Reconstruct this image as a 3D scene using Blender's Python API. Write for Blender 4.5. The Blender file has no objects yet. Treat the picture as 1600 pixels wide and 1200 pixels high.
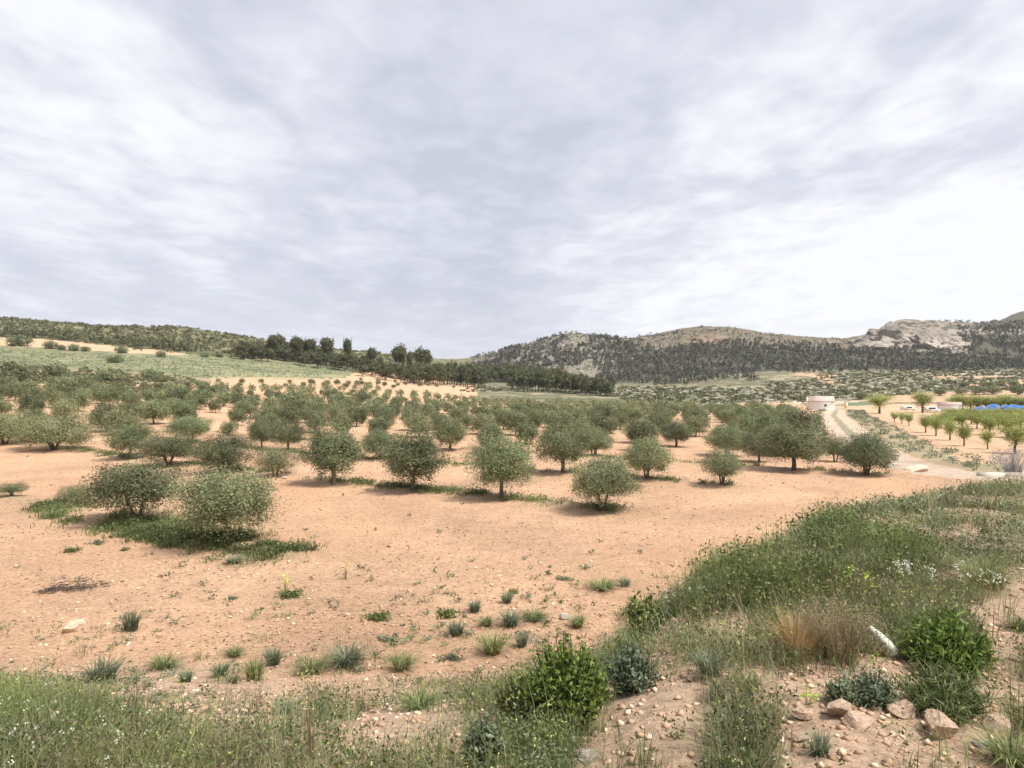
import bpy, bmesh, math, random
import numpy as np
from mathutils import Vector, noise as mnoise

C = bpy.context.scene.collection
rng = np.random.default_rng(11)
random.seed(5)

# ------------------------------------------------------------------ camera, sky, sun, exposure
FPX, HOR, EYE = 1050.0, 615.0, 4.0            # focal length and horizon in photo pixels, eye height above the grove
sc = bpy.context.scene
cam_d = bpy.data.cameras.new('camera'); cam = bpy.data.objects.new('camera', cam_d); C.objects.link(cam)
cam.location = (0, 0, EYE); cam.rotation_euler = (math.pi / 2, 0, 0)
cam_d.sensor_width = 36; cam_d.lens = 36 * FPX / 1600; cam_d.shift_y = 15 / 1600
cam_d.clip_start = 0.05; cam_d.clip_end = 9000
sc.camera = cam
sc.view_settings.view_transform = 'Standard'; sc.view_settings.look = 'None'
sc.view_settings.gamma = 1; sc.view_settings.use_curve_mapping = False
sc.view_settings.exposure = 1.0

SUN_EL, SUN_AZ = math.radians(60), math.radians(118)      # azimuth clockwise from the view direction (+Y)
w = bpy.data.worlds.new('World'); sc.world = w; w.use_nodes = True
nt = w.node_tree; nt.nodes.clear(); N = nt.nodes.new; L = nt.links.new
out = N('ShaderNodeOutputWorld')
sky = N('ShaderNodeTexSky'); sky.sky_type = 'NISHITA'; sky.sun_disc = False
sky.sun_elevation = SUN_EL; sky.sun_rotation = SUN_AZ
bg1 = N('ShaderNodeBackground'); bg1.inputs[1].default_value = 0.06; L(sky.outputs[0], bg1.inputs[0])
tc = N('ShaderNodeTexCoord'); sep = N('ShaderNodeSeparateXYZ'); L(tc.outputs['Generated'], sep.inputs[0])
def M(op, a, b=None, c=None, clamp=False):
    n = N('ShaderNodeMath'); n.operation = op; n.use_clamp = clamp
    for i, v in enumerate((a, b, c)):
        if v is None: continue
        if isinstance(v, (int, float)): n.inputs[i].default_value = v
        else: L(v, n.inputs[i])
    return n.outputs[0]
zz = M('ADD', M('MAXIMUM', sep.outputs[2], 0.0), 0.07)
px_ = M('DIVIDE', sep.outputs[0], zz); py_ = M('DIVIDE', sep.outputs[1], zz)
comb = N('ShaderNodeCombineXYZ'); L(px_, comb.inputs[0]); L(py_, comb.inputs[1])
def cloud(scale, sx, sy, rot, det, rough, dist, off):
    mp = N('ShaderNodeMapping'); mp.inputs['Scale'].default_value = (sx, sy, 1)
    mp.inputs['Rotation'].default_value = (0, 0, math.radians(rot)); mp.inputs['Location'].default_value = off
    L(comb.outputs[0], mp.inputs[0])
    n = N('ShaderNodeTexNoise'); n.inputs['Scale'].default_value = scale; n.inputs['Detail'].default_value = det
    n.inputs['Roughness'].default_value = rough; n.inputs['Distortion'].default_value = dist
    L(mp.outputs[0], n.inputs[0]); return n.outputs[0]
c1 = cloud(0.8, 1.0, .48, 8, 4, .5, .5, (1.1, 7.2, 5))
c2 = cloud(2.3, 1.2, .68, 14, 4, .48, .5, (7.4, 2.2, 3))
c3 = cloud(6.5, 1.0, .85, -15, 3, .5, .4, (1.4, 5.2, 1))
mixv = M('ADD', M('ADD', M('MULTIPLY', c1, .40), M('MULTIPLY', c2, .36)), M('MULTIPLY', c3, .24))
cr = N('ShaderNodeMapRange'); cr.inputs[1].default_value = .35; cr.inputs[2].default_value = .67; L(mixv, cr.inputs[0])
cr.interpolation_type = 'SMOOTHSTEP'
# thin bright veil of cloud low towards the right
dp = N('ShaderNodeVectorMath'); dp.operation = 'DOT_PRODUCT'
gd = Vector((0.66, 1.0, 0.27)).normalized(); dp.inputs[1].default_value = gd; L(tc.outputs['Generated'], dp.inputs[0])
gl = N('ShaderNodeMapRange'); gl.inputs[1].default_value = .80; gl.inputs[2].default_value = 1.0; gl.interpolation_type = 'SMOOTHSTEP'
L(dp.outputs['Value'], gl.inputs[0])
low = N('ShaderNodeMapRange'); low.inputs[1].default_value = .30; low.inputs[2].default_value = .0; L(sep.outputs[2], low.inputs[0])
def lobe(px, py, c0):                                  # broad thick or thin parts of the cloud layer
    d = N('ShaderNodeVectorMath'); d.operation = 'DOT_PRODUCT'; d.inputs[1].default_value = Vector(((px - 800) / FPX, 1, (HOR - py) / FPX)).normalized()
    L(tc.outputs['Generated'], d.inputs[0]); k = N('ShaderNodeMapRange'); k.interpolation_type = 'SMOOTHSTEP'; k.inputs[1].default_value = c0; k.inputs[2].default_value = 1.0
    L(d.outputs['Value'], k.inputs[0]); return k.outputs[0]
val = M('ADD', cr.outputs[0], M('MULTIPLY', gl.outputs[0], .78))
val = M('ADD', val, M('MULTIPLY', lobe(-60, 230, .88), .03))
val = M('SUBTRACT', val, M('MULTIPLY', lobe(900, 120, .84), .38))
val = M('SUBTRACT', val, M('MULTIPLY', lobe(1340, 50, .87), .48))
val = M('ADD', val, M('MULTIPLY', lobe(1150, 430, .94), .25))
fl = M('MULTIPLY', low.outputs[0], .75)
m1 = M('ADD', M('MULTIPLY', val, M('SUBTRACT', 1, fl)), M('MULTIPLY', fl, M('ADD', .45, M('MULTIPLY', gl.outputs[0], .55))))
ramp = N('ShaderNodeValToRGB'); L(m1, ramp.inputs[0])
e = ramp.color_ramp.elements
e[0].position = 0; e[0].color = (.318, .326, .372, 1)
e[1].position = 1; e[1].color = (.515, .518, .535, 1)
x = e.new(.5); x.color = (.392, .401, .447, 1)
bg2 = N('ShaderNodeBackground'); bg2.inputs[1].default_value = 1.0; L(ramp.outputs[0], bg2.inputs[0])
ms = N('ShaderNodeMixShader'); ms.inputs[0].default_value = .93
L(bg1.outputs[0], ms.inputs[1]); L(bg2.outputs[0], ms.inputs[2]); L(ms.outputs[0], out.inputs[0])

sd = bpy.data.lights.new('sun', 'SUN'); sd.energy = 3.2; sd.angle = math.radians(12); sd.color = (1, .95, .87)
so = bpy.data.objects.new('sun', sd); C.objects.link(so)
sv = Vector((math.sin(SUN_AZ) * math.cos(SUN_EL), math.cos(SUN_AZ) * math.cos(SUN_EL), math.sin(SUN_EL)))
so.rotation_euler = sv.to_track_quat('Z', 'Y').to_euler(); so.location = (0, 0, 60)

# ------------------------------------------------------------------ helpers
def tag(o, label=None, cat=None, group=None, kind=None):
    if label: o['label'] = label
    if cat: o['category'] = cat
    if group: o['group'] = group
    if kind: o['kind'] = kind
    return o

def hsh(ix, iy, s):
    h = (ix.astype(np.int64) * 374761393 + iy.astype(np.int64) * 668265263 + s * 1274126177) & 0x7fffffff
    h = ((h ^ (h >> 13)) * 1274126177) & 0x7fffffff
    return ((h ^ (h >> 16)) & 0xffff) / 65535.0
def vn(x, y, s=0):
    ix = np.floor(x); iy = np.floor(y); fx = x - ix; fy = y - iy
    fx = fx * fx * (3 - 2 * fx); fy = fy * fy * (3 - 2 * fy)
    a = hsh(ix, iy, s); b = hsh(ix + 1, iy, s); c = hsh(ix, iy + 1, s); d = hsh(ix + 1, iy + 1, s)
    return (a * (1 - fx) + b * fx) * (1 - fy) + (c * (1 - fx) + d * fx) * fy
def fbm(x, y, s=0, o=4, g=.5):
    r = 0; a = 1; t = 0
    for k in range(o):
        r = r + a * vn(x, y, s + k * 7); t += a; a *= g; x = x * 2.03 + 5.1; y = y * 2.03 + 1.7
    return r / t * 2 - 1
def sst(a, b, x):
    u = np.clip((x - a) / (b - a), 0, 1); return u * u * (3 - 2 * u)

# ------------------------------------------------------------------ the lie of the land
DK = np.array([12, 35, 60, 100, 160, 220, 300, 400, 500, 620, 750, 1000, 3000.])
TAB = {   # photo column -> row at which the ground lies for each distance in DK (up to the ridge)
    -300: [None, None, 680, 612, 575, 550, 527, 500, 488, 492],
    0:    [None, None, 668, 615, 585, 563, 541, 516, 500, 506],
    200:  [None, None, 674, 628, 598, 578, 552, 527, 513, 520],
    270:  [None, None, 676, 632, 602, 582, 557, 530, 514, 522],
    400:  [None, None, 683, 641, 611, 592, 572, 548, 531, 540],
    600:  [None, None, None, 650, 626, 608, 597, 584, 570, 555, 558],
    700:  [None, None, None, 655, 635, 619, 608, 598, 586, 573, 564],
    760:  [None, None, None, 657, 639, 625, 614, 604, 590, 570, 556],
    830:  [None, None, None, 657, 640, 628, 619, 608, 590, 562, 539],
    895:  [None, None, None, 657, 640, 630, 620, 607, 587, 553, 522],
    960:  [None, None, None, 657, 641, 631, 622, 609, 586, 555, 531],
    1000: [None, None, None, 657, 641, 632, 623, 610, 584, 550, 529],
    1100: [None, None, None, 657, 641, 632, 621, 607, 581, 547, 513],
    1200: [None, None, None, 656, 641, 632, 618, 600, 577, 547, 524],
    1300: [None, None, None, 655, 640, 631, 615, 595, 577, 553, 532],
    1345: [None, None, None, 654, 640, 630, 614, 592, 576, 552, 527],
    1415: [None, None, None, 653, 639, 628, 611, 590, 575, 547, 503],
    1480: [None, None, None, 652, 639, 625, 607, 588, 574, 543, 506],
    1600: [None, None, None, 651, 638, 622, 603, 585, 573, 538, 505, 491],
    1900: [None, None, None, 650, 637, 620, 600, 580, 565, 525, 485, 470]}
PK = np.array(sorted(TAB))
ZT = np.zeros((len(PK), len(DK)))
for i, p in enumerate(PK):
    r = TAB[p]; last = 0
    for j, d in enumerate(DK):
        if j < len(r):
            ZT[i, j] = 0.0 if r[j] is None else EYE + (HOR - r[j]) * d / FPX
            last = ZT[i, j]
        else:
            ZT[i, j] = last * (.8 if d < 2000 else .5)
    if p > 300: ZT[i, 2] = 0.0
def pchip(xk, yk, xq):
    h = np.diff(xk); m = np.diff(yk) / h; d = np.zeros(len(xk))
    for k in range(1, len(xk) - 1):
        if m[k - 1] * m[k] > 0:
            w1 = 2 * h[k] + h[k - 1]; w2 = h[k] + 2 * h[k - 1]
            d[k] = (w1 + w2) / (w1 / m[k - 1] + w2 / m[k])
    d[0] = m[0]; d[-1] = m[-1]
    i = np.clip(np.searchsorted(xk, xq) - 1, 0, len(xk) - 2); t = (xq - xk[i]) / h[i]
    return ((2 * t**3 - 3 * t**2 + 1) * yk[i] + (t**3 - 2 * t**2 + t) * h[i] * d[i]
            + (-2 * t**3 + 3 * t**2) * yk[i + 1] + (t**3 - t**2) * h[i] * d[i + 1])
LQ = np.linspace(math.log(12), math.log(3000), 500); PQ = np.linspace(-300, 1900, 500)
Z1 = np.array([pchip(np.log(DK), ZT[i], LQ) for i in range(len(PK))])
ZF = np.array([pchip(PK, Z1[:, j], PQ) for j in range(500)]).T        # [px, lnd]

TRX = np.array([20.3, 20.6, 22.7, 26.9, 38.5, 55, 75, 90]); TRY = np.array([30.5, 34, 42, 52, 78, 115, 155, 185])
def track_dist(x, y):
    """distance to the centre line of the farm track (polyline)"""
    P = [(48, 19), (30, 27.5), (24, 30.8), (21.6, 33.5), (22.0, 38), (24, 45), (27.2, 52), (38.5, 78), (55, 115), (75, 155), (84, 190)]
    best = np.full(np.shape(x), 1e9); sgn = np.zeros(np.shape(x))
    for (ax, ay), (bx, by) in zip(P[:-1], P[1:]):
        vx, vy = bx - ax, by - ay; l2 = vx * vx + vy * vy
        u = np.clip(((x - ax) * vx + (y - ay) * vy) / l2, 0, 1)
        dx, dy = x - ax - u * vx, y - ay - u * vy; d = np.hypot(dx, dy)
        c = (vx * dy - vy * dx) > 0
        k = d < best; best = np.where(k, d, best); sgn = np.where(k, np.where(c, 1, -1), sgn)
    return best, sgn                                              # sgn 1: left of the track (grove side)

E0X = [-100, -4, -1, .5, 1.5, 4.8, 9.1, 14, 30, 100]
E0 = [2, 2, 2, 2.5, 4.5, 9.3, 12.8, 14.5, 15.5, 20]; E1 = [10.5, 10.5, 10, 9.8, 11, 14.5, 18, 20, 21, 26]
ND = np.array([.558, .83]); SD = np.array([-.83, .558])             # across the olive rows / along them
def berm(x, y):
    n = x * ND[0] + y * ND[1]; k = np.clip(np.round((n - 21.1) / 8.2), -1, 14)
    c = 21.1 + 8.2 * k + np.where(k < 0, -2.3, 0)
    s_ = x * SD[0] + y * SD[1]; lo = np.select([k < 0, k == 0, k == 1, k == 2], [13.2, 9.6, 8.0, 2.5], -60.)
    return np.exp(-((n - c) / .50) ** 2) * sst(lo - .6, lo + .6, s_)
def H(x, y):
    x = np.asarray(x, float); y = np.asarray(y, float)
    e0 = np.interp(x, E0X, E0); e1 = np.interp(x, E0X, E1)
    nearz = (2.4 - .27 * sst(6, 12.5, y) + .09 * fbm(x * .8, y * .8, 3, 3)) * (1 - sst(e0, e1, y))
    d = np.maximum(y, 12.0); r = np.hypot(x, y)
    p = np.clip(800 + FPX * x / np.maximum(y, 12.), -300, 1900)
    fi = np.clip((p + 300) / 2200 * 499, 0, 498.999); fj = np.clip((np.log(d) - LQ[0]) / (LQ[-1] - LQ[0]) * 499, 0, 498.999)
    i = fi.astype(int); j = fj.astype(int); a = fi - i; b = fj - j
    z = (ZF[i, j] * (1 - a) + ZF[i + 1, j] * a) * (1 - b) + (ZF[i, j + 1] * (1 - a) + ZF[i + 1, j + 1] * a) * b
    z = z + nearz + .011 * np.sin((x * ND[0] + y * ND[1]) * 13.5 + 1.5 * fbm(x * .3, y * .3, 402, 2)) * sst(10, 13, y) * (1 - sst(45, 60, r))
    far = sst(180, 600, y)
    z = z + far * 2.6 * fbm(x / 42, y / 42, 21, 5) + sst(380, 560, y) * 1.5 * (1 - np.abs(fbm(x / 16, y / 22, 33, 4)) * 2)
    z = z + sst(60, 200, r) * .35 * fbm(x / 14, y / 14, 5, 3)
    # steps of the old terraces on the right-hand slope
    tm = sst(205, 240, y) * (1 - sst(430, 500, y)) * sst(950, 1060, p)
    z = z + tm * .55 * np.abs(((y / 13 + .8 * fbm(x / 60, y / 60, 8, 3)) % 1) - .5) * 2
    nf = 1 - sst(25, 70, r)
    z = z + nf * (.035 * fbm(x * 2.6, y * 2.6, 40, 4, .6) + .05 * fbm(x * .35, y * .35, 41, 2))
    z = z + .10 * berm(x, y) * sst(10, 13, y) * (1 - sst(60, 100, r)) * (x < 19)
    td, _ = track_dist(x, y)
    z = z - .05 * np.exp(-((td - .85) / .35) ** 2) * (r < 200) + .04 * (1 - sst(2.2, 3.2, td)) * (r < 200)
    return z
def gp(px, py):
    """ground point seen at a photo pixel"""
    t, s = (px - 800) / FPX, (HOR - py) / FPX
    d = np.exp(np.linspace(math.log(1.8), math.log(1500), 1500)); g = EYE + s * d - H(t * d, d)
    k = np.argmax(g < 0) if (g < 0).any() else 1400
    a, b = d[max(k - 1, 0)], d[k]
    for _ in range(22):
        m = .5 * (a + b)
        if EYE + s * m - float(H(t * m, m)) > 0: a = m
        else: b = m
    return np.array([t * b, b, float(H(t * b, b))])
def proj(x, y, z):
    yy = np.maximum(y, .3); return 800 + FPX * x / yy, HOR - FPX * (z - EYE) / yy
def inpoly(px, py, P):
    c = np.zeros(np.shape(px), bool); n = len(P)
    for i in range(n):
        x1, y1 = P[i]; x2, y2 = P[(i + 1) % n]
        k = ((y1 > py) != (y2 > py)) & (px < (x2 - x1) * (py - y1) / ((y2 - y1) if y2 != y1 else 1e-9) + x1); c ^= k
    return c

def mk_mesh(name, V, Fs, mat, tint=None, smooth=False, col=None):
    if not isinstance(Fs, list): Fs = [Fs]
    me = bpy.data.meshes.new(name); V = np.ascontiguousarray(V, np.float32)
    me.vertices.add(len(V)); me.vertices.foreach_set('co', V.ravel())
    idx = np.concatenate([f.ravel() for f in Fs]).astype(np.int32)
    cnt = np.concatenate([np.full(len(f), f.shape[1]) for f in Fs])
    me.loops.add(len(idx)); me.loops.foreach_set('vertex_index', idx)
    me.polygons.add(len(cnt)); st = np.concatenate([[0], np.cumsum(cnt)[:-1]]).astype(np.int32)
    me.polygons.foreach_set('loop_start', st)
    if smooth: me.polygons.foreach_set('use_smooth', np.ones(len(cnt), bool))
    if tint is not None: me.attributes.new('tint', 'FLOAT', 'FACE').data.foreach_set('value', np.clip(np.asarray(tint, np.float32), 0, 1))
    if col is not None:
        c4 = np.ones((len(V), 4), np.float32); c4[:, :3] = col
        me.attributes.new('soil_colour', 'FLOAT_COLOR', 'POINT').data.foreach_set('color', c4.ravel())
    me.update(); me.validate()
    me.materials.append(mat); return me
def obj(name, me, parent=None, loc=(0, 0, 0)):
    o = bpy.data.objects.new(name, me); C.objects.link(o); o.location = loc
    if parent: o.parent = parent
    return o
def empty(name, loc, rz=0, sc_=1.0):
    o = bpy.data.objects.new(name, None); C.objects.link(o); o.location = loc; o.rotation_euler = (0, 0, rz)
    o.scale = (sc_,) * 3 if np.isscalar(sc_) else sc_; o.empty_display_size = .2; return o

# ------------------------------------------------------------------ materials
def mat_base(name):
    m = bpy.data.materials.new(name); m.use_nodes = True; t = m.node_tree; t.nodes.clear(); return m, t
def leaf_mat(name, dark, light, trans=.3, var=.22, rough=.55):
    m, t = mat_base(name); n = t.nodes.new; l = t.links.new
    o = n('ShaderNodeOutputMaterial'); at = n('ShaderNodeAttribute'); at.attribute_name = 'tint'
    mx = n('ShaderNodeMix'); mx.data_type = 'RGBA'; mx.inputs[6].default_value = (*dark, 1); mx.inputs[7].default_value = (*light, 1)
    l(at.outputs['Fac'], mx.inputs[0])
    oi = n('ShaderNodeObjectInfo'); mr = n('ShaderNodeMapRange'); mr.inputs[3].default_value = 1 - var; mr.inputs[4].default_value = 1 + var
    l(oi.outputs['Random'], mr.inputs[0])
    hs = n('ShaderNodeHueSaturation'); l(mx.outputs[2], hs.inputs['Color']); l(mr.outputs[0], hs.inputs['Value'])
    mh = n('ShaderNodeMath'); mh.operation = 'MULTIPLY_ADD'; mh.inputs[1].default_value = .035; mh.inputs[2].default_value = .4825
    fr = n('ShaderNodeMath'); fr.operation = 'MULTIPLY'; fr.inputs[1].default_value = 7.13; l(oi.outputs['Random'], fr.inputs[0])
    fc = n('ShaderNodeMath'); fc.operation = 'FRACT'; l(fr.outputs[0], fc.inputs[0]); l(fc.outputs[0], mh.inputs[0]); l(mh.outputs[0], hs.inputs['Hue'])
    p = n('ShaderNodeBsdfPrincipled'); p.inputs['Roughness'].default_value = rough; p.inputs['Specular IOR Level'].default_value = .3
    tr = n('ShaderNodeBsdfTranslucent'); mix = n('ShaderNodeMixShader'); mix.inputs[0].default_value = trans
    l(hs.outputs[0], p.inputs['Base Color']); l(hs.outputs[0], tr.inputs[0]); l(p.outputs[0], mix.inputs[1]); l(tr.outputs[0], mix.inputs[2])
    l(mix.outputs[0], o.inputs[0]); return m
def noisy_mat(name, a, b, scale=6, rough=.85, bump=.4, bscale=20, c=None, detail=6):
    m, t = mat_base(name); n = t.nodes.new; l = t.links.new
    o = n('ShaderNodeOutputMaterial'); tcn = n('ShaderNodeTexCoord'); ns = n('ShaderNodeTexNoise')
    ns.inputs['Scale'].default_value = scale; ns.inputs['Detail'].default_value = detail; l(tcn.outputs['Object'], ns.inputs[0])
    cr = n('ShaderNodeValToRGB'); l(ns.outputs[0], cr.inputs[0]); e = cr.color_ramp.elements
    e[0].position = .33; e[0].color = (*a, 1); e[1].position = .68; e[1].color = (*b, 1)
    if c: x = e.new(.5); x.color = (*c, 1)
    oi = n('ShaderNodeObjectInfo'); mr = n('ShaderNodeMapRange'); mr.inputs[3].default_value = .88; mr.inputs[4].default_value = 1.1
    l(oi.outputs['Random'], mr.inputs[0]); hs = n('ShaderNodeHueSaturation'); l(cr.outputs[0], hs.inputs['Color']); l(mr.outputs[0], hs.inputs['Value'])
    p = n('ShaderNodeBsdfPrincipled'); p.inputs['Roughness'].default_value = rough; p.inputs['Specular IOR Level'].default_value = .25
    l(hs.outputs[0], p.inputs['Base Color'])
    n2 = n('ShaderNodeTexNoise'); n2.inputs['Scale'].default_value = bscale; n2.inputs['Detail'].default_value = 8; l(tcn.outputs['Object'], n2.inputs[0])
    bp = n('ShaderNodeBump'); bp.inputs['Strength'].default_value = bump; bp.inputs['Distance'].default_value = .5 / bscale
    l(n2.outputs[0], bp.inputs['Height']); l(bp.outputs[0], p.inputs['Normal']); l(p.outputs[0], o.inputs[0]); return m

m_olive = leaf_mat('olive_leaves', (.048, .063, .026), (.360, .395, .205), .25, .30)
m_orch = leaf_mat('fresh_orchard_leaves', (.17, .20, .05), (.50, .54, .19), .35, .2)
m_pine = leaf_mat('pine_needles', (.060, .068, .028), (.165, .172, .072), .2, .2)
m_farpine = leaf_mat('far_pine_needles', (.070, .071, .054), (.116, .112, .086), .15, .0)
m_scrub = leaf_mat('hill_scrub_leaves', (.075, .082, .038), (.19, .19, .095), .2, .15)
m_grass = leaf_mat('grass_blades', (.080, .102, .034), (.31, .34, .14), .35, .2)
m_blue = leaf_mat('grey_green_leaves', (.085, .112, .062), (.26, .30, .19), .3, .2)
m_herb = leaf_mat('herb_leaves', (.058, .084, .026), (.275, .315, .105), .35, .18)
m_fresh = leaf_mat('fresh_green_leaves', (.060, .115, .020), (.24, .34, .075), .35, .1)
m_dry = leaf_mat('dry_stems', (.17, .12, .07), (.42, .33, .21), .3, .1)
m_palegrass = leaf_mat('pale_grass_blades', (.17, .19, .09), (.44, .44, .26), .35, .1)
m_brownweed = leaf_mat('withered_leaves', (.12, .095, .055), (.33, .26, .17), .2, .1)
m_orange = leaf_mat('orange_dry_grass', (.30, .18, .085), (.60, .41, .22), .3, .1)
m_yel = leaf_mat('yellow_petals', (.60, .53, .12), (.80, .76, .34), .3, .1)
m_lime = leaf_mat('lime_green_bracts', (.32, .42, .03), (.52, .60, .08), .3, .1)
m_white = leaf_mat('white_petals', (.50, .52, .38), (.78, .78, .66), .3, .1)
m_brown = leaf_mat('dead_brown_twigs', (.055, .042, .035), (.17, .13, .10), .05, .1)
m_lav = leaf_mat('grey_violet_stems', (.19, .19, .19), (.40, .39, .40), .2, .1)
m_bark = noisy_mat('bark', (.075, .060, .045), (.20, .165, .125), 14, .95, .8, 40)
m_rock = noisy_mat('pale_orange_rock', (.54, .36, .24), (.80, .62, .48), 5, .95, .9, 18, (.68, .49, .35))
m_greyrock = noisy_mat('grey_white_stone', (.38, .32, .27), (.68, .61, .54), 8, .95, .8, 25)
m_clod = noisy_mat('soil_clods', (.38, .235, .145), (.58, .40, .27), 1.3, .98, .5, 20)
m_cliff = noisy_mat('cliff_rock', (.12, .105, .085), (.47, .41, .355), .35, .98, 1.0, .5, (.34, .30, .255), 10)
m_tancliff = noisy_mat('tan_cliff_rock', (.13, .10, .07), (.34, .25, .18), .35, .98, 1.0, .5, (.24, .18, .13), 10)
m_wall = noisy_mat('whitewashed_wall', (.76, .74, .70), (.86, .84, .81), 1.5, .9, .15, 6)
m_cream = noisy_mat('cream_wall', (.66, .58, .38), (.78, .70, .50), 1.5, .9, .15, 6)
m_roof = noisy_mat('faded_clay_tiles', (.45, .33, .28), (.64, .52, .46), 2.2, .9, .3, 6)
m_darkhole = noisy_mat('dark_opening', (.03, .028, .025), (.05, .045, .04), 3, .8, .1, 6)
m_blue_t = noisy_mat('blue_tarpaulin', (.07, .19, .50), (.13, .29, .64), .8, .6, .4, 3)
m_tube = noisy_mat('white_plastic', (.50, .51, .44), (.72, .74, .68), 9, .35, .03, 30)
m_conc = noisy_mat('weathered_concrete', (.42, .37, .31), (.60, .54, .46), 3, .95, .5, 14)
m_green_t = noisy_mat('green_netting', (.07, .20, .11), (.11, .27, .15), 2, .8, .3, 5)
m_char = noisy_mat('charred_earth', (.06, .045, .04), (.15, .105, .085), 12, .98, .9, 30)

def ground_mat():
    m, t = mat_base('earth_and_scrub'); n = t.nodes.new; l = t.links.new
    o = n('ShaderNodeOutputMaterial'); at = n('ShaderNodeAttribute'); at.attribute_name = 'soil_colour'
    tcn = n('ShaderNodeTexCoord'); p = n('ShaderNodeBsdfPrincipled'); p.inputs['Roughness'].default_value = .97; p.inputs['Specular IOR Level'].default_value = .12
    def noise(s, d=6, r=.6, sy=1):
        k = n('ShaderNodeTexNoise'); k.inputs['Scale'].default_value = s; k.inputs['Detail'].default_value = d; k.inputs['Roughness'].default_value = r
        mp = n('ShaderNodeMapping'); mp.inputs['Scale'].default_value = (1, sy, 1); l(tcn.outputs['Object'], mp.inputs[0]); l(mp.outputs[0], k.inputs[0]); return k.outputs[0]
    def rng_(v, a, b, c, d):
        k = n('ShaderNodeMapRange'); k.inputs[1].default_value = a; k.inputs[2].default_value = b; k.inputs[3].default_value = c; k.inputs[4].default_value = d
        l(v, k.inputs[0]); return k.outputs[0]
    def mul(a, b):
        k = n('ShaderNodeMath'); k.operation = 'MULTIPLY'; l(a, k.inputs[0]); l(b, k.inputs[1]); return k.outputs[0]
    v = mul(rng_(noise(.28, 5), .3, .7, .88, 1.10), rng_(noise(2.2, 8, .7, 1.4), .3, .7, .84, 1.13))
    v = mul(v, rng_(noise(11, 6, .72, 1.5), .34, .56, .62, 1.10))  # soil mottling; its dark end also paints small clod shadows into the colour
    # cracks and pits between the clods, their shade darkened into the colour
    vo = n('ShaderNodeTexVoronoi'); vo.inputs['Scale'].default_value = 9; vo.feature = 'DISTANCE_TO_EDGE'; l(tcn.outputs['Object'], vo.inputs[0])
    v = mul(v, rng_(vo.outputs[0], 0, .06, .90, 1.0))
    mx = n('ShaderNodeVectorMath'); mx.operation = 'SCALE'; l(at.outputs['Color'], mx.inputs[0]); l(v, mx.inputs['Scale'])
    # pale pebbles
    v2 = n('ShaderNodeTexVoronoi'); v2.inputs['Scale'].default_value = 16; l(tcn.outputs['Object'], v2.inputs[0])
    peb = mul(rng_(v2.outputs['Distance'], .12, .2, 1, 0), rng_(noise(1.2, 4), .5, .62, 0, .55))
    mc = n('ShaderNodeMix'); mc.data_type = 'RGBA'; l(peb, mc.inputs[0]); l(mx.outputs[0], mc.inputs[6]); mc.inputs[7].default_value = (.60, .46, .35, 1)
    l(mc.outputs[2], p.inputs['Base Color'])
    b1 = n('ShaderNodeBump'); b1.inputs['Strength'].default_value = .9; b1.inputs['Distance'].default_value = .13; l(noise(6, 8, .7, 1.3), b1.inputs['Height'])
    b2 = n('ShaderNodeBump'); b2.inputs['Strength'].default_value = .7; b2.inputs['Distance'].default_value = .03; l(noise(28, 6, .7), b2.inputs['Height']); l(b1.outputs[0], b2.inputs['Normal'])
    l(b2.outputs[0], p.inputs['Normal']); l(p.outputs[0], o.inputs[0]); return m
m_ground = ground_mat()

# ------------------------------------------------------------------ ground sheet
th_in = np.linspace(-math.radians(43), math.radians(43), 640)
th_out = np.linspace(math.radians(43), 2 * math.pi - math.radians(43), 70)[1:-1]
TH = np.concatenate([th_in, th_out])
R = np.concatenate([np.exp(np.linspace(math.log(.5), math.log(230), 400)), np.arange(232, 1030, 3.0), np.exp(np.linspace(math.log(1040), math.log(1700), 8))])
nt_, nr = len(TH), len(R)
TT, RR = np.meshgrid(TH, R)
GX = (RR * np.sin(TT)).ravel(); GY = (RR * np.cos(TT)).ravel(); GZ = H(GX, GY)
ii = np.arange(nr - 1)[:, None] * nt_ + np.arange(nt_)[None, :]
jj = np.arange(nr - 1)[:, None] * nt_ + (np.arange(nt_)[None, :] + 1) % nt_
GF = np.stack([ii, ii + nt_, jj + nt_, jj], -1).reshape(-1, 4)
cen = len(GX); GX = np.append(GX, 0); GY = np.append(GY, 0); GZ = np.append(GZ, float(H(0., 0.)))
fan = np.stack([np.arange(nt_), (np.arange(nt_) + 1) % nt_, np.full(nt_, cen)], -1)

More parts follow.
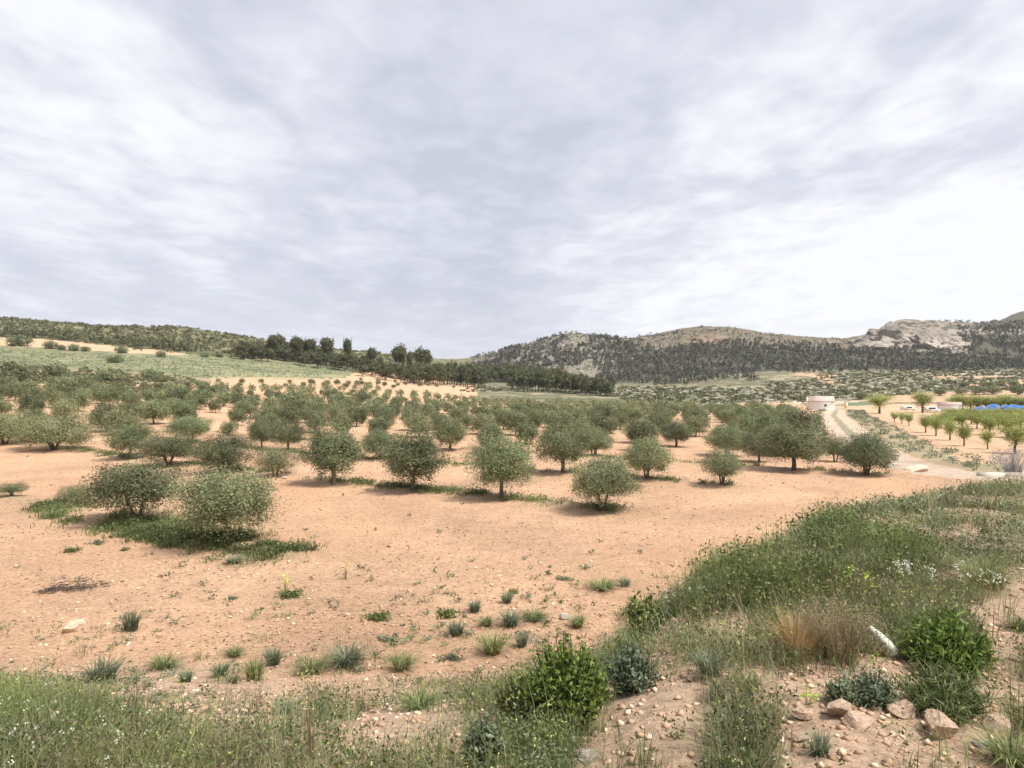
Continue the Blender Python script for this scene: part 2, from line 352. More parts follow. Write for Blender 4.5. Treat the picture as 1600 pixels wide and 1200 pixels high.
SKYL = [(-300, 480), (0, 499), (60, 500), (120, 506), (200, 513), (270, 513), (330, 520), (400, 531), (500, 544), (600, 555), (700, 563), (740, 562), (760, 555), (790, 542), (830, 537), (850, 536), (895, 521), (930, 525), (960, 530), (1000, 529), (1050, 520), (1100, 512), (1150, 515), (1200, 524), (1260, 531), (1310, 531), (1350, 521), (1385, 505), (1415, 500), (1450, 505), (1480, 506), (1540, 497), (1600, 490), (1900, 470)]
SX, SY = zip(*SKYL)
def colours(x, y, z):
    px, py = proj(x, y, z); r = np.hypot(x, y)
    jx = px + 7 * fbm(x / 9, y / 9, 61, 3) * sst(60, 200, r); jy = py + 2.5 * fbm(x / 7, y / 12, 62, 3) * sst(60, 200, r)
    col = np.empty((len(x), 3)); soil = np.array([.57, .345, .208]); pale = np.array([.60, .40, .262])
    u = fbm(x / 5, y / 7, 70, 4)[:, None] * .5 + .5
    u2 = sst(-.1, .5, fbm(x / 3.2, y / 4.5, 170, 4))[:, None]; u3 = sst(.05, .5, fbm(x / 1.6, y / 2.2, 171, 4))[:, None]
    col[:] = (soil * (1 - u) + pale * u) * (1 - .12 * u2) * (1 - .10 * u3 * (np.hypot(x, y) < 60)[:, None]) + np.array([.03, .02, .02]) * u3
    def put(mask, c, k=1.0):
        mk = np.clip(mask.astype(float), 0, 1)[:, None] * k; col[:] = col * (1 - mk) + np.array(c) * mk
    # near bank: paler soil, duller under the plants
    bank = 1 - sst(-1, 1.5, y - np.interp(x, E0X, E1) + 1.5)
    put(bank, (.60, .425, .30)); put(bank * sst(0, .3, fbm(x * 1.4, y * 1.4, 71, 3)), (.52, .39, .27), .3)
    put(bank * sst(.8, 3.2, x + .8 * fbm(x, y, 99, 2)) * sst(-.1, .3, fbm(x * .9, y * .9, 72, 3) + .25) * sst(4.8, 6.5, y), (.26, .24, .14), .55)
    # weed strips along the tree rows
    bm = berm(x, y) * sst(9.5, 11, y) * (1 - sst(120, 170, r)) * (track_dist(x, y)[1] > 0) * sst(-.75, .0, fbm(x * .5, y * .5, 73, 3) + .12)
    put(bm, (.26, .24, .14), .5)
    farg = sst(165, 215, y + 12 * fbm(x / 30, y / 30, 74, 3))
    scr = (fbm(x / 11, y / 7, 75, 4) > -.05)
    right = px > 745
    put(farg * right, (.165, .155, .098)); put(farg * right * (fbm(x / 14, y / 5, 76, 4) > .18), (.33, .285, .20), .8)
    put(farg * right * scr * (fbm(x / 6, y / 6, 77, 3) > .1), (.105, .12, .06), .8)
    # left: green meadow, pale strip, scrub
    put((jy < 600) & (px < 330) & (py > 540) & (y > 90), (.26, .235, .14), .75)
    put((jy < 600) & (px < 330) & (y > 90) & scr & (fbm(x / 4, y / 4, 78, 3) > 0), (.15, .16, .085), .8)
    put(inpoly(jx, jy, [(-500, 530), (0, 541), (200, 552), (400, 560), (560, 578), (540, 590), (420, 589), (290, 589), (200, 578), (0, 577), (-500, 570)]) & (y > 120), (.205, .212, .118)); md = (jy > 541) & (jy < 580) & (px < 560) & (y > 120); put(md & (fbm(x / 9, y / 5, 178, 4) > .12), (.30, .275, .17), .6); put(md & (fbm(x / 6, y / 4, 179, 4) > .22), (.12, .135, .07), .7)
    put(inpoly(jx, jy, [(330, 580), (420, 583), (540, 587), (510, 594), (330, 592)]) & (y > 120), (.32, .30, .17), .7)
    put(inpoly(jx, jy, [(-500, 505), (0, 527), (90, 531), (240, 547), (300, 551), (290, 556), (180, 550), (0, 541), (-500, 530)]) & (y > 150), (.52, .37, .24))
    sk = np.interp(px, SX, SY)
    hl = (px < 745) & (jy < np.interp(px, [-500, 0, 90, 240, 300, 420, 560, 745], [505, 528, 532, 547, 555, 562, 578, 603])) & (y > 200)
    put(hl, (.115, .122, .058)); put(hl & (fbm(x / 8, y / 8, 79, 4) > .12), (.20, .19, .10), .7); put(hl & (fbm(x / 3, y / 3, 80, 3) > .25), (.33, .28, .2), .45)
    # mountain
    mt = (px >= 735) & (jy < np.interp(px, [735, 800, 960, 1030, 1200, 1300, 1900], [585, 600, 600, 592, 580, 577, 575])) & (y > 380)
    put(mt, (.094, .089, .064)); up = sst(935, 985, px) * (jy > sk + 22); put(mt & (fbm(x / 12, y / 9, 81, 4) > .15), (.145, .135, .10), .7); put(mt & (fbm(x / 5, y / 8, 82, 4) > .30), (.27, .24, .20), .7); put(mt * up, (.086, .083, .062), .9); put(mt & (px > 1462 + 20 * (jy > 515)), (.100, .095, .070), .85)
    top = mt & (px > 965) & (px < 1340) & (jy < sk + 20)
    put(top & (fbm(x / 9, y / 6, 83, 4) > -.15), (.185, .148, .112), .75); put(top & (fbm(x / 4, y / 4, 84, 3) > .2), (.13, .125, .07), .8)
    lf = mt & (px > 800) & (px < 960); put(lf & (fbm(x / 6, y / 5, 85, 4) > -.05), (.26, .24, .19), .7)
    put(mt & (px > 1340) & (px < 1520) & (jy < 552) & (fbm(x / 6, y / 5, 87, 3) > .0), (.30, .26, .22), .8)
    put(mt & (px > 1480) & (np.abs(jy - 518) < 3), (.34, .30, .25), .7)
    # sandy plots on the right
    for P in ([(1325, 626), (1450, 613), (1620, 606), (1900, 600), (1900, 624), (1600, 626), (1330, 630)],
              [(1490, 597), (1620, 592), (1900, 588), (1900, 602), (1560, 606), (1500, 604)],
              [(1440, 585), (1600, 586), (1560, 590), (1450, 590)],
              [(1130, 630), (1250, 628), (1262, 640), (1140, 642)], [(1230, 583), (1310, 583), (1300, 592), (1330, 600), (1300, 601), (1270, 590)]):
        put(inpoly(jx, jy, P) & (y > 150), (.52, .355, .23), .9)
    put((np.abs(jy - 628.5) < 1.4) & (px > 1240) & (px < 1340) & (y > 150), (.55, .45, .34))
    put(inpoly(px, py, [(1322, 628), (1360, 628), (1360, 636), (1322, 636)]) & (y > 150), (.15, .19, .12))
    # orchard plot, verge and track
    td, sg = track_dist(x, y); near = (y > 14) & (y < 200) & (x > 5)
    wob = fbm(x / 2.5, y / 2.5, 90, 3)
    put(near & (sg < 0) & (td > 2.0), (.56, .385, .25))
    put(near & (sg < 0) & (td > 5) & (np.abs(((x * .9 - y * .42) / 3.2) % 1 - .5) < .1), (.47, .30, .19), .6)
    put(near & (sg < 0) & (td > 1.9) & (td < 4.8 + wob * 1.2), (.27, .255, .16), .7)
    put(near & (sg > 0) & (td > 1.9) & (td < 3.6 + wob) & (y > 44), (.28, .265, .17), .6)
    tk = near & (td < 1.75 + .3 * wob)
    put(tk, (.53, .42, .325)); put(tk & (td < .42 + .2 * wob) & (y > 46), (.24, .23, .14), .8)
    put(near & (td < 2) & (y < 46) & (fbm(x / 1.2, y * 1.3, 91, 3) > .25), (.46, .35, .27), .7)
    v = 1 + .10 * fbm(x / 2.2, y / 2.2, 95, 3) - .035 * (np.sin((x * ND[0] + y * ND[1]) * 6.75 + 2.5 * fbm(x * .3, y * .3, 402, 2)) > .3) * (fbm(x * .2, y * .5, 403, 3) > -.2) * sst(10, 13, y) * (1 - sst(60, 75, r)); col *= v[:, None]
    return col
V_, F_ = np.array([(a, b, c) for a in (-1800., 1800.) for b in (-1800., 1800.) for c in (float(GZ.min()) - 2., 125.)]), np.array([(0, 1, 3, 2), (4, 6, 7, 5), (0, 4, 5, 1), (2, 3, 7, 6), (0, 2, 6, 4), (1, 5, 7, 3)])
hm, ht = mat_base('pale_haze'); ho = ht.nodes.new('ShaderNodeOutputMaterial'); hv = ht.nodes.new('ShaderNodeVolumePrincipled')
hv.inputs['Color'].default_value = (.93, .94, 1, 1); hv.inputs['Density'].default_value = .00009; ht.links.new(hv.outputs[0], ho.inputs['Volume'])
tag(obj('haze', mk_mesh('haze', V_, F_, hm)), kind='stuff')
gcol = colours(GX, GY, GZ)
gme = mk_mesh('ground', np.stack([GX, GY, GZ], 1), [GF, fan], m_ground, smooth=True, col=gcol)
tag(obj('ground', gme), kind='structure')

# ------------------------------------------------------------------ plant building blocks
def unit(v): return v / np.maximum(np.linalg.norm(v, axis=-1, keepdims=True), 1e-9)
def leaves(P, D, Ln, Wd, rg, Nn=None):
    D = unit(D); S = unit(np.cross(D, rg.normal(size=D.shape) if Nn is None else Nn)); Ln = np.asarray(Ln)[:, None]; Wd = np.asarray(Wd)[:, None]
    V = np.stack([P - D * Ln * .5, P + S * Wd * .5 - D * Ln * .05, P + D * Ln * .5, P - S * Wd * .5 - D * Ln * .05], 1).reshape(-1, 3)
    return V, np.arange(len(P) * 4).reshape(-1, 4)
def blades(B, ang, h, wd, lean, seg=3, fold=0):
    """curved grass blades; returns verts and quads"""
    n = len(B); s = np.linspace(0, 1, seg + 1); hd = np.stack([np.cos(ang), np.sin(ang), 0 * ang], 1); sd_ = np.stack([-np.sin(ang), np.cos(ang), 0 * ang], 1)
    c = B[:, None] + hd[:, None] * (h * lean)[:, None, None] * (s ** 1.8)[None, :, None]
    c[:, :, 2] += h[:, None] * (s[None] - .45 * np.clip(lean, 0, 1.2)[:, None] * s[None] ** 2.4)
    ww = wd[:, None] * np.maximum(1 - s ** 1.6, .06)[None]
    V = np.stack([c - sd_[:, None] * ww[..., None] * .5, c + sd_[:, None] * ww[..., None] * .5], 2).reshape(-1, 3)
    b = np.arange(n)[:, None] * (2 * (seg + 1)) + np.arange(seg)[None] * 2
    return V, np.stack([b, b + 1, b + 3, b + 2], -1).reshape(-1, 4)
def tubes(paths, sides=6):
    Vs, Fs, o = [], [], 0
    for pts, rad in paths:
        pts = np.asarray(pts, float); rad = np.asarray(rad); k = len(pts); tg = unit(np.gradient(pts, axis=0))
        up = np.array([0.3, .1, 1.]) if abs(tg[0, 2]) < .8 else np.array([1., .2, 0])
        a = unit(np.cross(tg, up)); b = np.cross(tg, a); an = np.arange(sides) / sides * 2 * np.pi
        V = pts[:, None] + (a[:, None] * np.cos(an)[None, :, None] + b[:, None] * np.sin(an)[None, :, None]) * rad[:, None, None]
        i = np.arange(k - 1)[:, None] * sides + np.arange(sides)[None]; j = np.arange(k - 1)[:, None] * sides + (np.arange(sides)[None] + 1) % sides
        Vs.append(V.reshape(-1, 3)); Fs.append(np.stack([i, j, j + sides, i + sides], -1).reshape(-1, 4) + o); o += k * sides
    return np.concatenate(Vs), np.concatenate(Fs)
class Acc:
    def __init__(s): s.V, s.F, s.T, s.n = [], [], [], 0
    def add(s, V, F, T):
        s.V.append(V); s.F.append(F + s.n); s.T.append(np.broadcast_to(T, (len(F),)) if np.ndim(T) == 0 else T); s.n += len(V)
    def mesh(s, name, mat): return mk_mesh(name, np.concatenate(s.V), np.concatenate(s.F), mat, np.clip(np.concatenate(s.T), 0, 1))

def crown(seed, n, wx, wz, z0, ll, lw, mcl=70, shell=.62, kind='round', shoots=.12):
    """leaf positions in many small clumps through an uneven crown"""
    rg = np.random.default_rng(seed)
    d = unit(rg.normal(size=(mcl, 3))); d[:, 2] = np.where(d[:, 2] < -.84, -d[:, 2] * .5, d[:, 2])
    az = np.arctan2(d[:, 1], d[:, 0]); ph = rg.uniform(0, 6, 4)
    lob = 1 + .14 * np.sin(2 * az + ph[0]) + .12 * np.sin(3 * az + ph[1] + 2 * d[:, 2]) + .08 * np.sin(5 * d[:, 2] + ph[2])
    rr = (shell + (1 - shell) * rg.random(mcl)) * lob
    rr[: mcl // 3] *= rg.uniform(.3, .75, mcl // 3)
    c = d * rr[:, None] * np.array([wx, wx, wz])
    if kind == 'round':
        dz = np.clip(np.abs(d[:, 2]), 0, .999); c[:, :2] *= (((1 - dz ** 2.4) ** (1 / 2.4)) / np.sqrt(1 - dz ** 2))[:, None].clip(1, 1.5); c[:, :2] *= (1 - .22 * np.clip(-d[:, 2], 0, 1))[:, None]
    if kind == 'vase':
        k = np.clip((c[:, 2] / wz + 1) / 2, 0, 1); c[:, :2] *= (.12 + 1.0 * k)[:, None]; c[:, 2] += .10 * wz * np.sin(az * 3 + ph[0])
    if kind == 'pine':
        k = np.clip((c[:, 2] / wz + 1) / 2, 0, 1); c[:, :2] *= np.sqrt(np.clip(1.15 - .75 * k, .1, 1))[:, None]
    c[:, 2] += z0
    ci = rg.integers(0, mcl, n); cr_ = .24 * wx * rg.uniform(.6, 1.3, mcl)
    P = c[ci] + rg.normal(size=(n, 3)) * cr_[ci][:, None] * .55
    sh = rg.random(n) < shoots                                            # leafy shoots that stick out of the crown
    shd = unit(d[ci] + np.array([0, 0, .5])); P[sh] += (shd * (rg.random((n, 1)) * .28 * wx))[sh] * 1.0
    if kind == 'round':                                                   # part of the leaves close the crown between the clumps
        fi = np.where(rg.random(n) < .24)[0]; m = len(fi); q = unit(rg.normal(size=(m, 3))); q[:, 2] = np.where(q[:, 2] < -.86, -q[:, 2], q[:, 2]); a2 = np.arctan2(q[:, 1], q[:, 0])
        l2 = 1 + .14 * np.sin(2 * a2 + ph[0]) + .12 * np.sin(3 * a2 + ph[1] + 2 * q[:, 2]) + .08 * np.sin(5 * q[:, 2] + ph[2])
        dz = np.clip(np.abs(q[:, 2]), 0, .999); g2 = np.clip(((1 - dz ** 2.4) ** (1 / 2.4)) / np.sqrt(1 - dz ** 2), 1, 1.5) * (1 - .22 * np.clip(-q[:, 2], 0, 1))
        P[fi] = q * (l2 * (.55 + .42 * rg.random(m) ** .6))[:, None] * np.stack([wx * g2, wx * g2, np.full(m, wz)], 1) + np.array([0, 0, z0])
    P[:, 2] = np.maximum(P[:, 2], z0 - wz * 1.02)
    Nn = unit(P - np.array([0, 0, z0 - wz * .15])) + rg.normal(size=(n, 3)) * .6
    D = np.cross(Nn, rg.normal(size=(n, 3))) + .35 * unit(P - np.array([0, 0, z0 - wz * .6]))
    V, F = leaves(P, D, ll * rg.uniform(.7, 1.3, n), lw * rg.uniform(.7, 1.3, n), rg, Nn)
    T = rg.beta(1.3, 2.2, n) * .6 + .42 * rg.random(mcl)[ci]
    return V, F, T, c
def limbs(seed, c, stems, z_fork, r0, spread, kind='olive'):
    rg = np.random.default_rng(seed + 900); paths = []; m = len(c)
    for s in range(stems):
        a = 2 * np.pi * (s + rg.uniform(-.25, .25)) / stems + seed; off = np.array([np.cos(a), np.sin(a), 0]) * (spread if stems > 1 else .02)
        f = off * 1.0 + np.array([0, 0, z_fork * rg.uniform(.85, 1.2)]); r = r0 * (1 if stems == 1 else .68)
        b = off * .25 + np.array([0, 0, -.12])
        mid = (b + f) * .5 + rg.normal(size=3) * .03 * np.array([1, 1, 0])
        paths.append(([b, b * .6 + mid * .4, mid, f], [r * 1.5, r * 1.12, r * .95, r * .85]))
        ks = [k for k in range(m) if stems == 1 or np.dot(unit(c[k, :2]), [np.cos(a), np.sin(a)]) > .1]
        rg.shuffle(ks)
        for k in ks[: (9 if stems == 1 else 5)]:
            t = c[k]; m1 = f * .6 + t * .4 + rg.normal(size=3) * .06 + np.array([0, 0, .05])
            paths.append(([f - np.array([0, 0, .05]), m1, t], [r * .62, r * .38, r * .1]))
    return tubes(paths, 6)

OL = {}
def olive_variant(key, seed, lod, wx, wz, z0, stems, dens=1.0, mat=None, kind='round', nm='crown'):
    n, ll, lw = {0: (21000, .074, .028), 1: (6500, .125, .055), 2: (1900, .21, .105)}[lod]
    V, F, T, c = crown(seed, int(n * dens), wx, wz, z0, ll, lw, 130 if lod == 0 else 95, kind=kind)
    me = mk_mesh(nm, V, F, mat or m_olive, T)
    tv, tf = limbs(seed, c, stems, max(z0 - wz * .62, .32), .075, .16)
    OL[key] = (me, mk_mesh('trunk', tv, tf, m_bark, smooth=True))
# unit trees: crown about 2.2 m wide, 2.5 m tall; scaled per tree
olive_variant('tall', 1, 0, 1.0, 1.18, 1.36, 1)
olive_variant('round', 2, 0, 1.08, 1.08, 1.30, 1)
olive_variant('bushy', 3, 0, 1.15, 1.04, 1.16, 3)
olive_variant('wide', 4, 0, 1.2, .90, 1.22, 2)
olive_variant('loose', 5, 0, 1.1, .98, 1.20, 3, .55)
olive_variant('low', 6, 0, 1.3, .98, 1.02, 3)
olive_variant('lobed', 16, 0, 1.2, 1.0, 1.26, 2)
for i in range(5): olive_variant('m%d' % i, 20 + i, 1, 1.10 + .08 * (i % 3), 1.08 - .05 * (i % 2), 1.16 + .06 * (i % 3), 1 + (i % 3))
for i in range(5): olive_variant('f%d' % i, 40 + i, 2, 1.18 + .08 * (i % 3), 1.02 - .05 * (i % 2), 1.12, 1)
for i in range(3): olive_variant('v%d' % i, 60 + i, 1, 1.15, .80, 1.32, 1, .34, m_orch, 'vase')
def plant_tree(name, key, loc, sx, sz, rz, label, cat, group=None):
    t = empty(name, loc, rz, (sx, sx, sz)); tag(t, label, cat, group)
    obj('crown', OL[key][0], t); obj('trunk', OL[key][1], t); return t

# ------------------------------------------------------------------ olive grove: front trees, measured one by one
# (photo column, row of the trunk foot, row of the top, crown width in px, shape, label)
front = [
 (352, 846, 733, 150, 'lobed', 'largest olive at lower left with forked trunk and a branch drooping to the weeds'),
 (213, 812, 722, 128, 'wide', 'olive with twin dark trunks in the green weed strip, left of the largest one'),
 (118, 790, 757, 52, 'loose', 'scraggly knee-high olive sapling in the weed strip near the left edge'),
 (18, 775, 753, 44, 'loose', 'tiny grey olive sapling at the far left end of the weed strip'),
 (520, 756, 656, 84, 'tall', 'tall egg-shaped olive, left one of three along the weedy row edge'),
 (646, 767, 664, 90, 'tall', 'tall dark olive in the middle of the three along the weedy row edge'),
 (784, 778, 678, 106, 'round', 'broad olive with pale forked trunk, near the centre foreground'),
 (942, 797, 713, 92, 'wide', 'small open olive with spreading stems at the right end of the weed line'),
 (431, 745, 695, 62, 'loose', 'small sparse olive between the tall one and the bushy ones at left'),
 (350, 739, 676, 92, 'bushy', 'bushy grey olive touching the ground behind the largest tree'),
 (264, 728, 679, 82, 'wide', 'flat-topped pale olive on a short single trunk at left'),
 (204, 717, 655, 72, 'round', 'dark dense olive just left of the flat-topped pale one'),
 (84, 703, 643, 102, 'low', 'very broad dark olive bush resting on the ground near the left edge'),
 (8, 694, 640, 78, 'low', 'wide olive cut by the left edge of the photo'),
 (879, 737, 660, 92, 'round', 'dense dark olive with short straight trunk right of the centre tree'),
 (1012, 747, 682, 84, 'bushy', 'multi-stemmed olive with brown twigs low in its crown'),
 (1128, 757, 700, 66, 'loose', 'small thin airy olive alone beside the bare soil at right'),
 (591, 716, 669, 62, 'bushy', 'low dark olive behind the gap of the two tall ones'),
 (450, 703, 656, 62, 'round', 'round olive behind the small sparse one'),
 (703, 704, 649, 50, 'tall', 'upright olive with visible trunk behind the gap left of centre'),
 (408, 700, 654, 42, 'round', 'narrow olive next to the round one in the third row'),
 (297, 690, 650, 62, 'wide', 'vase-shaped thin olive above the flat-topped one'),
 (1240, 735, 660, 100, 'round', 'large round olive with clean straight trunk at right'),
 (1356, 742, 675, 92, 'bushy', 'many-stemmed silvery olive beside the dirt track'),
 (1186, 722, 669, 58, 'round', 'olive half hidden left of the large round one'),
 (1305, 722, 680, 44, 'loose', 'thin pale olive squeezed between the large round and the silvery one'),
 (1137, 712, 662, 72, 'bushy', 'pale broad olive right behind the small airy one'),
 (928, 712, 668, 62, 'bushy', 'olive peeping out right of the dense dark tree'),
 (766, 708, 661, 50, 'round', 'olive behind the left shoulder of the broad centre tree'),
 (1056, 698, 655, 58, 'round', 'round dark olive at the mouth of the bare aisle'),
 (1000, 692, 653, 60, 'bushy', 'squat olive left of the bare aisle'),
]
placed = []
for q, (px, pb, pt, wd, key, lab) in enumerate(front):
    g = gp(px, pb); d = g[1]; me = OL[key][0]
    co = np.empty(len(me.vertices) * 3); me.vertices.foreach_get('co', co); co = co.reshape(-1, 3)
    if key + '_h' not in OL: OL[key + '_h'] = (np.percentile(co[:, 2], 99.5), np.percentile(np.abs(co[:, 0]), 97) * 2)
    hh, ww = OL[key + '_h']
    sz = (pb - pt) * d / FPX / hh; sx = wd * d / FPX / ww
    if q < 2: key_rot = (2.2, 3.5)[q]
    else: key_rot = rng.uniform(0, 6.28)
    plant_tree('olive_tree', key, g, sx, sz, key_rot, lab, 'olive tree', 'olive trees of the grove'); placed.append(g[:2])

# the rest of the grove on its lattice
VA = np.array([-3.65, 2.45]); VB = np.array([2.1, 8.2]); O0 = np.array([3.1, 23.3])
GP = [(-420, 700), (-420, 600), (0, 604), (130, 604), (200, 610), (300, 612), (420, 614), (520, 610), (600, 610), (700, 612), (760, 612), (900, 626), (1000, 634), (1130, 641), (1255, 645), (1300, 655), (1310, 690), (1400, 760), (0, 760)]
cand = []
for i in range(-40, 45):
    for j in range(0, 24):
        p = O0 + VA * i + VB * j + rng.normal(size=2) * .45
        if p[1] < 34 or p[1] > 200 or p @ ND < 26: continue
        z = float(H(p[0], p[1])); px, py = proj(p[0], p[1], z)
        if not inpoly(np.array([px]), np.array([py]), GP)[0]: continue
        if px < -60 or px > 1660: continue
        if p @ ND < 40 and px > 430: continue
        if px > 1236 and p[1] > 62: continue
        td, sg = track_dist(np.array([p[0]]), np.array([p[1]]))
        if sg[0] < 0 or td[0] < 4.0: continue
        if min(np.hypot(*(p - k)) for k in placed) < 3.0: continue
        if rng.random() < .07: continue
        if 1062 < px < 1118 and p[1] < 62: continue
        cand.append((p[1], p[0], z, px, py))
cand.sort()
ORD = ['second', 'third', 'fourth', 'fifth', 'sixth', 'seventh', 'eighth', 'ninth', 'tenth', 'eleventh', 'twelfth', 'thirteenth', 'fourteenth']
def zone(px, py, n):
    row = ORD[int(np.clip(round((n - 21.1) / 8.2), 0, 12))]
    side = ('below the left meadow' if px < 300 else 'below the sandy terrace' if px < 620 else 'before the pine wood' if px < 960
            else 'below the long ridge' if px < 1180 else 'near the farm shed')
    return f'round grey-green olive in the {row} row of the grove, {side}'
far_acc = Acc(); n_ind = 0
for (y, x, z, px, py) in cand:
    s = rng.choice([.62, .8, .95, 1.05, 1.12], p=[.08, .22, .3, .28, .12]) * rng.uniform(.94, 1.06) * (1.08 if px < 600 else 1.0)
    if n_ind < 262:
        key = ('m%d' if y < 95 else 'f%d') % rng.integers(0, 5)
        plant_tree('olive_tree', key, (x, y, z - .03), s * rng.uniform(.92, 1.18), s * rng.uniform(.88, 1.08), rng.uniform(0, 6.28), zone(px, py, x * ND[0] + y * ND[1]), 'olive tree', 'olive trees of the grove')
        n_ind += 1
    else:
        V, F, T, c = crown(int(rng.integers(1e6)), 330, 1.15 * s, 1.0 * s, 1.2 * s, .34, .17, 30); V = V + np.array([x, y, z]); far_acc.add(V, F, T)
if far_acc.V: tag(obj('far_olive_trees', far_acc.mesh('far_olive_trees', m_olive)), 'dense far rows of olive trees at the back of the grove', 'olive trees', kind='stuff')

# young olives on the sandy terraces at left centre
yl = []
for r_, (x0, y0, x1, y1) in enumerate([(270, 602, 640, 608), (262, 597, 700, 604), (480, 600, 735, 607), (560, 594, 640, 600)]):
    k = [11, 12, 9, 3][r_]
    for i in range(k):
        px = x0 + (x1 - x0) * (i + .3 * rng.random()) / k; py = y0 + (y1 - y0) * i / k + rng.uniform(-1, 1); yl.append((px, py))
for px, py in yl:
    g = gp(px, py); s = rng.uniform(.5, .8) * (1 + .35 * (px > 480))
    plant_tree('young_olive_tree', 'f%d' % rng.integers(0, 5), g, s, s * .9, rng.uniform(0, 6.28),
               ('small young olive on the bare sandy terrace left of the pine belt' if px < 480 else 'young olive on the orange slope below the dark pines'), 'olive tree', 'young olives on the terraces')

# large bushes on the left slope
for px, py, wd, lab in [(172, 597, 42, 'dark round bush alone at the top of the sandy patch on the left'), (236, 593, 30, 'dark bush left of a pair above the sandy patch'),
                        (252, 597, 24, 'dark bush right of a pair above the sandy patch'), (88, 592, 44, 'grey-green bush with pale stems on the left slope'),
                        (20, 598, 60, 'wide grey bush at the left edge of the slope'), (178, 567, 24, 'single dark bush in the green meadow'),
                        (108, 513, 12, 'small dark bush high on the left hill'), (30, 541, 34, 'low dark bush beside the pale strip at far left'),
                        (78, 545, 22, 'first small bush below the pale strip'), (96, 547, 16, 'second small bush below the pale strip'), (115, 548, 20, 'third bush below the pale strip'),
                        (134, 549, 15, 'fourth bush below the pale strip'), (190, 552, 20, 'rounded bush at the right end of the pale strip'), (252, 558, 18, 'bush on the upper edge of the meadow near the hill foot'),
                        (320, 558, 16, 'little bush on the meadow edge below the hill'), (342, 558, 12, 'rightmost little bush on the meadow edge below the hill')]:
    g = gp(px, py); s = wd * g[1] / FPX / 2.5
    plant_tree('bush', 'f%d' % rng.integers(0, 5), g - np.array([0, 0, .35 * s]), s, s * .8, rng.uniform(0, 6), lab, 'bush')

# ------------------------------------------------------------------ pines
PI_ = []
for i in range(5):
    tall = i < 3
    V, F, T, c = crown(200 + i, 2400, 2.9, 4.2 if tall else 2.6, 5.2 if tall else 6.6, .7, .32, 70, .6, 'pine' if tall else 'round', .15)
    tv, tf = tubes([([(0, 0, -.5), (.1, 0, 2), (-.05, .1, 5), (0, 0, 7.6)], [.22, .18, .14, .05])] +
                   [([(0, 0, 2.6 + k * .7), (math.cos(k * 2.1) * .9, math.sin(k * 2.1) * .9, 3.1 + k * .7), (math.cos(k * 2.1) * 1.9, math.sin(k * 2.1) * 1.9, 3.7 + k * .75)], [.08, .05, .02]) for k in range(6)])
    PI_.append((mk_mesh('crown', V, F, m_pine, T), mk_mesh('trunk', tv, tf, m_bark, smooth=True)))
def pine(px, py_b, h_px, w_px, lab, kind=None):
    g = gp(px, py_b); d = g[1]; k = int(rng.integers(0, 3)) if kind is None else kind
    sz = h_px * d / FPX / (9.0 if kind is None else 7.9); sx = w_px * d / FPX / 6.0
    t = empty('pine_tree', g, rng.uniform(0, 6.28), (sx, sx, sz)); tag(t, lab, 'pine tree', 'pines at the grove edge')
    obj('crown', PI_[k][0], t); obj('trunk', PI_[k][1], t)
for a in [(385, 559, 24, 24, 'leftmost dark pine, at the foot of the scrubby hill', None), (431, 562, 34, 24, 'tall rounded pine standing highest above the belt at its left end', 3),
          (464, 566, 34, 24, 'second pine from the left rising above the belt', 3), (484, 568, 33, 20, 'pointed pine in the close trio above the belt', 4), (511, 572, 38, 20, 'rightmost of the close trio of pines above the belt', 4),
          (543, 576, 40, 14, 'lollipop-shaped pine alone against the sky', 4), (581, 582, 33, 14, 'slight pine against the pale sky right of the lollipop one', 4),
          (624, 592, 45, 26, 'big round pine above the middle of the wood', 3), (660, 598, 46, 28, 'big round pine just right of the other big one', 3), (640, 590, 35, 10, 'slim pine between the two big ones', 4)]:
    pine(*a)
for i in range(64):
    px = 375 + (655 - 375) * (i + rng.random()) / 64; b = np.interp(px, [375, 440, 520, 600, 655], [562, 568, 580, 594, 602]) - rng.uniform(0, 10)
    pine(px, b, rng.uniform(20, 27), rng.uniform(17, 25), 'dark pine in the belt along the foot of the left hill')
for i in range(44):
    px = 640 + 118 * (i + rng.random()) / 44; b = np.interp(px, [640, 760], [601, 607]) - rng.uniform(0, 6)
    pine(px, b, rng.uniform(28, 37) - 3 * (px > 735), rng.uniform(16, 24), 'dark pine in the dense left block of the wood')
for i in range(14):
    px = 752 + 60 * (i + rng.random()) / 14
    pine(px, 598 - rng.uniform(0, 5), rng.uniform(18, 27), rng.uniform(14, 22), 'paler pine in the gap between the two wood blocks')
for i in range(62):
    px = 798 + 158 * (i + rng.random()) / 62; b = np.interp(px, [798, 860, 956], [611, 615, 620]) - rng.uniform(0, 6)
    pine(px, b, np.interp(px, [798, 850, 885, 900, 956], [36, 35, 31, 27, 23]) + rng.uniform(-3, 3), rng.uniform(15, 22), 'dark pine in the long right block of the wood')

